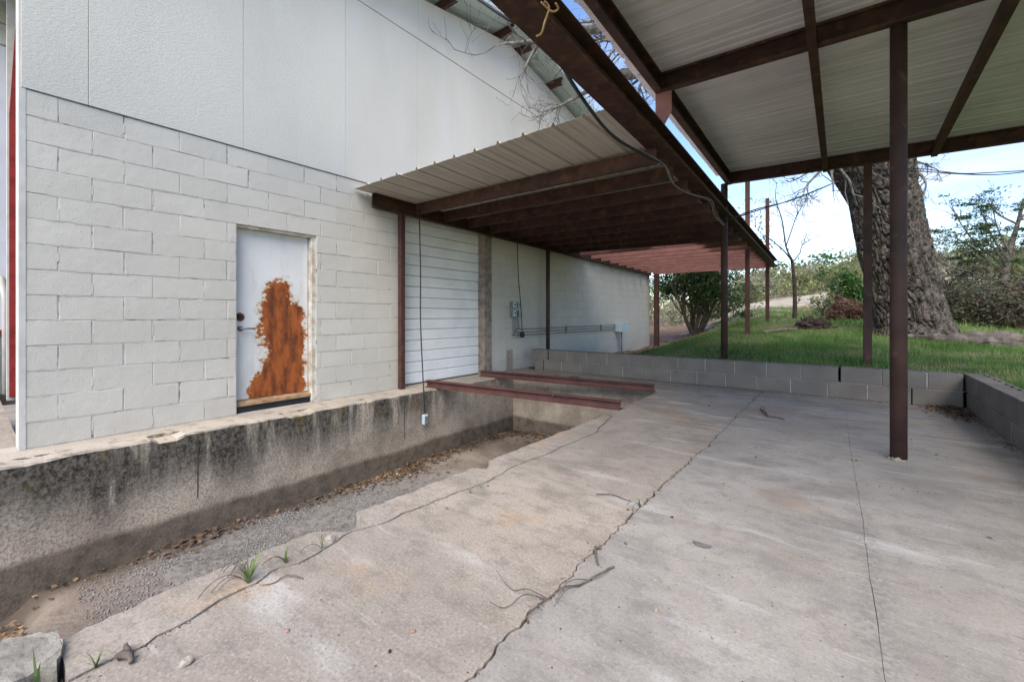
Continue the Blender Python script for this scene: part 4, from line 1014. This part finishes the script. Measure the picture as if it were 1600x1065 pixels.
# cedar with sparse layered sprays on the right
cb = at(1575, 500, 13.0); cb.z = tz(cb.x, cb.y); ced = empty('cedar_tree', cb, 'sparse cedar with bare grey limbs and flat green sprays at right', 'tree')
rr = random.Random(21); out = []; tips = []
C = lambda px, py, dt=0: at(px, py, 13 + dt)
stem = smooth_path([cb, C(1570, 430), C(1578, 390, .2), C(1590, 350, .3), C(1600, 310, .3)], 6); out.append((stem, [.12 - .09 * i / (len(stem) - 1) for i in range(len(stem))]))
spr = []
for pts, dense in (([C(1570, 430), C(1535, 400), C(1500, 375), C(1462, 360)], .35), ([C(1572, 415), C(1530, 385), C(1505, 355), C(1490, 330)], .35), ([C(1575, 405), C(1550, 370), C(1540, 345), C(1532, 330)], .8), ([C(1572, 440), C(1520, 425), C(1480, 415), C(1455, 395)], .25), ([C(1570, 425), C(1545, 412), C(1520, 398)], 1), ([C(1572, 430), C(1555, 418), C(1530, 412)], 1), ([C(1570, 415), C(1590, 395), C(1620, 375)], .8), ([C(1585, 360), C(1600, 335), C(1640, 320)], 1), ([C(1578, 395), C(1560, 360), C(1550, 322)], .5), ([C(1590, 350), C(1560, 335), C(1545, 318)], .3), ([C(1575, 420), C(1555, 390), C(1530, 372)], .9), ([C(1590, 345), C(1625, 335), C(1670, 325)], 1)):
    q = smooth_path(pts, 6); out.append((q, [max(.006, .035 * (1 - .8 * i / (len(q) - 1))) for i in range(len(q))]))
    tt = []
    for _ in range(13):
        i = rr.randrange(len(q) // 4, len(q)); d = (q[min(i + 1, len(q) - 1)] - q[i - 1]).normalized()
        grow(out, tt, q[i], d + Vector((rr.gauss(0, .5), rr.gauss(0, .6), rr.gauss(0, .35) + .1)), rr.uniform(.3, .7), .012, 1, rr, .22, .02, 2, .6, 5, .8, .005)
    spr += [p for p, d, dep in tt if rr.random() < dense * .62]
build('trunk', limbs_mesh(out, 6), LOGM, ced, smooth=True)
foliage('foliage', JUNI, ced, spr, 45, (.12, .12, .035), .028, 2.8, .5)
# hillside brush: one mass
cl = []; rr = random.Random(8); dl = []
for k in range(150):
    px = rr.uniform(1010, 1720); t = rr.uniform(27, 40); p = at(px, 470, t); p.z = tz(p.x, p.y)
    w = rr.uniform(.9, 1.7); h = rr.uniform(1.2, 2.3) * (1.0 if px < 1300 else 1.15)
    tgt = dl if rr.random() < .35 else cl
    for _ in range(26):
        a = rr.random() * math.tau; q = rr.random(); f = math.sqrt(max(.08, 1 - (2 * q - .7) ** 2))
        tgt.append(p + Vector((math.cos(a) * w * f * rr.uniform(.5, 1), math.sin(a) * w * f * rr.uniform(.5, 1), q * h)))
foliage('hillside_brush', BRUSHG, None, cl, 24, (.24, .24, .18), .085, 2, .2, label='dense yellow-green brush covering the hillside beyond the dry grass', kind='stuff')
foliage('grey_brush', BRUSHD, None, dl, 24, (.3, .3, .22), .045, 4, .1, label='grey leafless brush mixed through the hillside shrubs', kind='stuff')
cl = []
for k in range(60):
    px = rr.uniform(950, 1800); t = rr.uniform(44, 75); p = at(px, 450, t); p.z = tz(p.x, p.y); w = rr.uniform(2, 3.5); h = rr.uniform(2.5, 5)
    for _ in range(22):
        a = rr.random() * math.tau; q = rr.random(); f = math.sqrt(max(.08, 1 - (2 * q - .7) ** 2)); cl.append(p + Vector((math.cos(a) * w * f, math.sin(a) * w * f, q * h)))
foliage('far_woodland', JUNI2, None, cl, 22, (.5, .5, .4), .18, 2, .2, label='far line of dark green trees along the hilltop', kind='stuff')

# grass, as real blades
def blades(n, x0, x1, y0, y1, hmin, hmax, w, keep):
    x = NPR.uniform(x0, x1, n); y = NPR.uniform(y0, y1, n); k = keep(x, y); x, y = x[k], y[k]; z = terr(x, y) - .004; n = len(x)
    h = NPR.uniform(hmin, hmax, n) * NPR.choice([.7, 1, 1.5], n, p=[.4, .5, .1]) * (.75 + .5 * (.5 + .5 * np.sin(x * 2.3 + 1.7 * np.sin(y * 1.9)))); a = NPR.uniform(0, math.tau, n); le = NPR.uniform(0, .7, n) * h; b_ = NPR.uniform(0, math.tau, n); ww = w * NPR.uniform(.7, 1.4, n)
    p0 = np.stack([x - np.cos(a) * ww, y - np.sin(a) * ww, z], 1); p1 = np.stack([x + np.cos(a) * ww, y + np.sin(a) * ww, z], 1)
    p2 = np.stack([x + np.cos(b_) * le, y + np.sin(b_) * le, z + h], 1)
    return np.stack([p0, p1, p2], 1).reshape(-1, 3), np.arange(3 * n).reshape(n, 3)
def kp(x, y):
    clump = np.sin(x * 1.7 + np.sin(y * 1.1) * 2) * np.sin(y * 1.9 + x * .7)
    soil = (x < -3.75 + .35 * np.sin(y * 2) + .2 * np.sin(y * 5)) | (np.hypot(x + 3.3, y - 15.6) < 1.3)
    infr = (x > -.42 * 0 - 6) & (y > 0)
    return ~soil & (NPR.random(len(x)) < .65 + .35 * clump)
va, fa = blades(190000, -4.4, 7.5, 7.1, 13.0, .035, .085, .0042, kp)
vb, fb = blades(70000, -4.5, 9, 13.0, 19.5, .05, .13, .007, kp)
vc, fc = blades(45000, 1.3, 4.5, 4.2, 7.1, .035, .085, .004, lambda x, y: x > 1.3)
link('grass', from_np('grass', np.concatenate([va, vb, vc]), np.concatenate([fa, fb + len(va), fc + len(va) + len(vb)])), GRASS, label='short green lawn grass growing behind the grey block wall', kind='stuff')
# stump, logs
def lump(name, c, sx, sy, sz, mat, label, cat, seed=0, rough_=.25, rz=0, sub=3):
    b = NB(); bmesh.ops.create_icosphere(b, subdivisions=sub, radius=1)
    for v in b.verts:
        n = mnoise.noise(v.co * 1.7 + Vector((seed, 0, 0))) * rough_ * 2 + mnoise.noise(v.co * 4.5 + Vector((seed, 3, 0))) * rough_
        v.co *= 1 + n; q = Vector((v.co.x * sx, v.co.y * sy, v.co.z * sz)); q.rotate(Matrix.Rotation(rz, 3, 'Z')); v.co = q + Vector(c)
    return build(name, b, mat, label=label, cat=cat)
sp = at(1268, 520, 9.8); sp.z = tz(sp.x, sp.y)
stp = empty('tree_stump', sp, 'dark rotten uprooted stump lying on the lawn near the slim bare tree', 'stump')
b = NB(); bmesh.ops.create_icosphere(b, subdivisions=4, radius=1)
for v in b.verts:
    n = mnoise.noise(v.co * 2.2) * .5 + mnoise.noise(v.co * 6) * .3; v.co *= 1 + n; v.co = Vector((v.co.x * .3, v.co.y * .2, v.co.z * .17)) + sp + Vector((0, 0, .08))
build('stump_body', b, DEADW, stp)
for d, L in (((-.9, .1, .35), .3), ((.1, .1, 1), .28), ((1, .2, .05), .5), ((.7, -.3, .2), .3), ((-.25, 0, .8), .2)):
    b = NB(); o_ = []; grow(o_, [], sp + Vector((0, 0, .1)), d, L, .045, 1, rr, .25, 0, 2, .5, 5, .8, .006); b = limbs_mesh(o_, 6); build('root', b, DEADW, stp)
a = gp(1192, 523, .6); c = at(1245, 522, 9.6); a = at(1192, 522, 9.6); a.z = tz(a.x, a.y) + .03; c.z = tz(c.x, c.y) + .04
b = NB(); tube(b, smooth_path([a, a.lerp(c, .5) + Vector((0, .03, .01)), c], 5), [.035 + .006 * math.sin(i * 2) for i in range(11)], 8); build('pale_pole', b, LOGM, smooth=True, label='thin pale pole lying in the grass left of the stump', cat='pole')
P = smooth_path([at(1405, 524, 7.9), at(1450, 529, 7.5), at(1500, 533, 7.1), at(1560, 536, 6.8), at(1660, 539, 6.4), at(1780, 541, 5.9)], 8); b = NB()
tube(b, [p + Vector((0, 0, .02 * mnoise.noise(p * 5))) for p in P], [(.035 + .12 * min(1, i / 22)) * (1 + .3 * mnoise.noise(p * 4)) for i, p in enumerate(P)], 14)
bmesh.ops.subdivide_edges(b, edges=b.edges[:], cuts=1, use_grid_fill=True)
for v in b.verts: v.co += Vector((mnoise.noise(v.co * 7), mnoise.noise(v.co * 7 + Vector((5, 0, 0))), mnoise.noise(v.co * 7 + Vector((0, 5, 0))))) * .05
build('fallen_log', b, LOGM, label='grey weathered fallen log on the lawn at the foot of the undergrowth', cat='log')

# ================================================================== SMALL THINGS: gravel, litter, weeds, sticks, stones
def stones(n, pos, s0, s1):
    base = np.array([(1, 0, 0), (-1, 0, 0), (0, 1, 0), (0, -1, 0), (0, 0, 1), (0, 0, -1)], float); tri = np.array([(0, 2, 4), (2, 1, 4), (1, 3, 4), (3, 0, 4), (2, 0, 5), (1, 2, 5), (3, 1, 5), (0, 3, 5)])
    p = pos(n); n = len(p); s = NPR.uniform(s0, s1, n) ; a = NPR.uniform(0, math.tau, n)
    v = base[None] * NPR.uniform(.6, 1.2, (n, 6, 1)) * s[:, None, None] * np.array([1, .75, .55]); ca, sa = np.cos(a)[:, None], np.sin(a)[:, None]
    x = v[..., 0] * ca - v[..., 1] * sa; y = v[..., 0] * sa + v[..., 1] * ca; v = np.stack([x, y, v[..., 2]], -1) + p[:, None]
    return v.reshape(-1, 3), (tri[None] + 6 * np.arange(n)[:, None, None]).reshape(-1, 3)
def gpos(n):
    y = NPR.uniform(.5, 4.6, n); x = NPR.uniform(-4.6, -2.1, n)
    k = NPR.random(n) < np.clip(1.2 - np.abs(y - 1.9) / 1.35, .03, 1) * np.clip(.55 + .8 * np.sin(x * 3.1 + y * 2) * np.sin(y * 3.7), .1, 1) * np.clip((x + 4.62) * 4, 0, 1)
    x, y = x[k], y[k]; return np.stack([x, y, pf(x, y) + .004], 1)
v, f = stones(90000, gpos, .004, .0125); link('gravel', from_np('gravel', v, f), GRAVEL, label='loose grey crushed gravel scattered on the pit floor', kind='stuff')
def leaves(name, label, pts, size, lift=.012):
    p = np.array(pts); p[:, 2] += NPR.uniform(.004, lift, len(p)); v, f = leaf_arrays(p, size, 1.7, .72); return link(name, from_np(name, v, f), LITTER, label=label, kind='stuff')
pts = []
for _ in range(5200):
    y = random.uniform(.3, 5.95); x = PX0 + .03 + abs(random.gauss(0, .10 + .10 * math.exp(-((y - 3.6) / .8) ** 2)))
    if random.random() < (.05 + .6 * math.exp(-((y - 3.5) / .7) ** 2) + .75 * math.exp(-((y - 5.7) / .35) ** 2) + .13 * math.exp(-((y - 1.3) / .3) ** 2)): pts.append((x, y, float(pf(np.array(x), np.array(y)))))
for _ in range(700):
    x = random.uniform(PX0, PX1); y = PY1 - .03 - abs(random.gauss(0, .25)); pts.append((x, y, float(pf(np.array(x), np.array(y)))))
for _ in range(420):
    x = random.uniform(-4.5, -3.85); y = random.uniform(-.3, .26); pts.append((x, y, float(pf(np.array(x), np.array(y))) + random.uniform(0, .04)))
leaves('leaf_litter', 'dry brown oak leaves drifted along the pit wall', pts, .028, .03)
pts = []
cc = gp(1500, 650)
for _ in range(420):
    x = 1.07 - abs(random.gauss(0, .13)); y = 6.86 - abs(random.gauss(0, .32)); pts.append((x, y, random.uniform(0, .03) * math.exp(-abs(y - 6.75) * 3)))
leaves('corner_leaves', 'pile of dry leaves in the corner of the grey block wall', pts, .026, .02)
pts = [(random.uniform(-4.9, 1.0), 6.88 - abs(random.gauss(0, .035)), 0) for _ in range(240)] + [(1.08 - abs(random.gauss(0, .03)), random.uniform(4.5, 6.6), 0) for _ in range(90)] + [(random.gauss(-4.6, .25), random.gauss(6.2, .12), 0) for _ in range(90)]
for (px, py, n, s) in ((1055, 604, 14, .06), (1080, 606, 8, .05), (1110, 605, 6, .05), (1100, 632, 4, .04), (865, 587, 12, .06), (925, 585, 16, .08), (985, 795, 3, .03), (932, 857, 4, .02), (820, 970, 2, .02), (1570, 693, 16, .06), (1555, 678, 10, .05)):
    p = gp(px, py); pts += [(p.x + random.gauss(0, s), p.y + random.gauss(0, s), 0) for _ in range(n)]
pts += [(random.uniform(-1.9, 1), random.uniform(.8, 6.6), 0) for _ in range(18)]
leaves('scattered_leaves', 'small dry leaf crumbs scattered over the slab', pts, .013, .006)
pts = []
for _ in range(500):
    x = random.gauss(-3.9, .5); y = random.gauss(15.2, .8); pts.append((x, y, tz(x, y)))
for _ in range(250):
    x = random.uniform(-5, -4.2); y = random.uniform(8, 14); pts.append((x, y, tz(x, y)))
leaves('tree_litter', 'brown litter on bare soil beneath the juniper', pts, .05, .03)
def weed(px, py, n, h, label, dead=0, w=.0042):
    g = gp(px, py); o = empty('weed', g, label, 'weed', 'weeds in the slab cracks'); rr = random.Random(px)
    for i in range(n):
        a = rr.uniform(0, math.tau); L = h * rr.uniform(.6, 1.15); le = rr.uniform(.25, .8); b = NB(); row = []
        for j in range(6):
            t = j / 5; q = Vector((math.cos(a) * le * L * t ** 1.4, math.sin(a) * le * L * t ** 1.4, L * (t - .25 * le * t * t))); s = Vector((-math.sin(a), math.cos(a), 0)) * w * (1 - t) ** .6 * (1 if j < 5 else .1)
            row.append((b.verts.new(g + q - s), b.verts.new(g + q + s + Vector((0, 0, .001)))))
        for r0, r1 in zip(row, row[1:]): b.faces.new((r0[0], r0[1], r1[1], r1[0]))
        build('blade', b, WEED, o)
    for i in range(dead):
        a = rr.uniform(2.6, 4.6); L = h * rr.uniform(.7, 1.3); q = [g + Vector((math.cos(a) * L * t, math.sin(a) * L * t, L * (1.5 * t - 1.35 * t * t) + .003)) for t in (0, .2, .4, .65, .9, 1.05)]
        b = NB(); tube(b, smooth_path(q, 3), .0016, 5); build('dead_stem', b, STICK, o)
weed(388, 912, 15, .125, 'largest green weed in the crack with curled dead stems', 16, .0045)
weed(447, 880, 8, .075, 'small green tuft right of the largest weed', 2)
weed(503, 858, 3, .09, 'thin wispy weed where the slab strip ends', 2, .002)
weed(150, 1043, 6, .07, 'green weed by the wood scrap at the lower left', 0)
weed(57, 1075, 3, .10, 'single green blades rising in front of the broken chunk', 0)
weed(735, 770, 3, .05, 'tiny green sprout, nearer of two by the fine crack', 0, .004)
weed(752, 762, 3, .055, 'tiny green sprout, farther of two by the fine crack', 0, .004)
weed(1000, 792, 8, .055, 'small pale tuft in the long straight slab joint', 2, .004)
def stick(pxs, r0, r1, label, branches=(), lift=.008):
    o = empty('stick', gp(*pxs[0]), label, 'stick')
    q = smooth_path([gp(*p) + Vector((0, 0, r0 + lift * (i % 2))) for i, p in enumerate(pxs)], 9); q = [p + Vector((mnoise.noise(p * 31), mnoise.noise(p * 31 + Vector((4, 0, 0))), 0)) * r0 * 1.1 for p in q]; b = NB(); tube(b, q, [(r0 + (r1 - r0) * i / (len(q) - 1)) * (1 + .35 * mnoise.noise(p * 60)) for i, p in enumerate(q)], 7); build('stem', b, STICK, o, smooth=True)
    for br in branches:
        q = smooth_path([gp(*p) + Vector((0, 0, r1 + lift * 2.0 * (i % 2) + .002)) for i, p in enumerate(br)], 8); q = [p + Vector((mnoise.noise(p * 33), mnoise.noise(p * 33 + Vector((4, 0, 0))), 0)) * r1 * 1.6 for p in q]; b = NB(); tube(b, q, [r1 * (1.15 - .7 * i / (len(q) - 1)) for i in range(len(q))], 6); build('twig', b, STICK, o, smooth=True)
stick([(959, 887), (935, 903), (905, 915), (880, 924), (855, 936), (838, 955), (815, 975)], .0045, .0022, 'long forked dead stick lying along the slab joint', [[(855, 936), (825, 933), (800, 922), (775, 902)], [(850, 937), (820, 942), (790, 950), (766, 954)], [(908, 915), (890, 930), (865, 948)], [(925, 907), (890, 920), (868, 940)]], .014)
stick([(938, 857), (930, 862), (933, 878), (937, 886)], .006, .003, 'short hooked twig in the slab joint above the long stick')
stick([(932, 773), (955, 775), (975, 780), (985, 785)], .004, .002, 'thin twig left of the pale tuft in the joint')
stick([(1189, 640), (1200, 652), (1215, 653), (1226, 658)], .009, .005, 'crooked dark twig on the slab near the block wall', [[(1200, 652), (1195, 645), (1190, 635)]], .012)
stick([(473, 905), (450, 902), (425, 912), (405, 918)], .003, .0015, 'thin dry stalk lying beside the largest weed')
stick([(868, 588), (880, 592), (895, 589), (905, 591)], .012, .008, 'dark scrap of bark by the grey block wall')
def pebble(px, py, s, mat, label, fl=.6):
    g = gp(px, py); lump('pebble', g + Vector((0, 0, s * fl * .6)), s, s * .75, s * fl, mat, label, 'pebble', px, .18, px, 2)
pebble(291, 1037, .02, STONE, 'pale oblong stone at the lower left of the slab')
pebble(124 + 325, 986, .009, PINKST, 'small pink pebble on the left part of the slab')
pebble(645, 987, .010, PINKST, 'small reddish pebble right of the lone pink one')
pebble(1050, 808, .008, DEADW, 'tiny brown clod right of the joint tuft')
pebble(609, 1018, .007, DEADW, 'tiny dark crumb near the bottom of the slab')
pebble(515, 845, .03, STONE, 'pale broken stone at the gap in the slab edge')
stick([(178, 1035), (195, 1030), (207, 1038)], .012, .008, 'knobby wood scrap beside the lower left weed', [[(195, 1030), (198, 1020), (194, 1015)]])
b = NB(); g = gp(1096, 852)
vs_ = [b.verts.new((g.x + .035 * math.cos(a) * (1 + .3 * math.sin(3 * a)), g.y + .022 * math.sin(a) * (1 + .25 * math.cos(2 * a)), .003)) for a in [k * math.tau / 14 for k in range(14)]]
r_ = bmesh.ops.extrude_face_region(b, geom=[b.faces.new(vs_)])
for q in r_['geom']:
    if isinstance(q, bmesh.types.BMVert): q.co.z += .004
build('bark_flake', b, m_simple('dark_flake', (.17, .165, .155), (.11, .105, .10), 30), label='flat dark flake lying on the slab right of the joint', cat='flake')
# broken chunk of concrete tipped at the slab's near corner
cq = [xy(-60, 1040), xy(-30, 1012), xy(20, 1008), xy(50, 1001), xy(88, 998), xy(94, 1012), xy(96, 1035), xy(90, 1050), xy(60, 1055), xy(20, 1075), xy(-60, 1130)]
cq = rough(cq, .02, .006, 33); b = NB()
tp = [b.verts.new((p.x, p.y, .022 + random.uniform(-.004, .004))) for p in cq]; bt_ = [b.verts.new((p.x * 1.0 + random.uniform(-.01, .01), p.y + random.uniform(-.01, .01), -.06)) for p in cq]
f = b.faces.new(tp); n = len(tp)
for i in range(n): b.faces.new((tp[i], bt_[i], bt_[(i + 1) % n], tp[(i + 1) % n]))
b.faces.new(bt_[::-1]); bmesh.ops.triangulate(b, faces=b.faces[:])
for _ in range(2): bmesh.ops.subdivide_edges(b, edges=[e for e in b.edges if e.calc_length() > .02], cuts=2); bmesh.ops.triangulate(b, faces=b.faces[:])
for v in b.verts:
    q = v.co * 14; v.co += Vector((mnoise.noise(q), mnoise.noise(q + Vector((7, 0, 0))), mnoise.noise(q + Vector((0, 7, 0))))) * .005 + Vector((0, 0, .004 * mnoise.noise(v.co * 45)))
build('concrete_chunk', b, CHUNK, label='broken grey concrete chunk at the lower left end of the slab', cat='concrete chunk')

# dirt crumbs caught in the cracks and blown over the slab
pp = []
for line, n, w in ((J1, 900, .014), (C1, 900, .016), (J4, 200, .01), (J3, 120, .01)):
    L = [p for p in line if .1 < p.y < 6.8]
    for _ in range(n):
        p = random.choice(L)
        if mnoise.noise(Vector((p.x * 2, p.y * 2.2, 3))) > -.12: pp.append((p.x + random.gauss(0, w), p.y + random.gauss(0, w), .001))
for _ in range(900): pp.append((random.uniform(-1.7, 1.05), random.uniform(.7, 6.8), .001))
for _ in range(700): pp.append((random.uniform(-4.6, 1.05), 6.89 - abs(random.gauss(0, .03)), .001))
pp = np.array(pp); v, f = stones(len(pp), lambda n: pp, .0015, .0055)
mt = MT('crumb_dirt', .95, .1); mt.color(mt.mix(island(mt), (.05, .038, .028), (.24, .19, .145)))
link('dirt_crumbs', from_np('dirt_crumbs', v, f), mt.m, label='dark dirt crumbs caught in the slab cracks', kind='stuff')
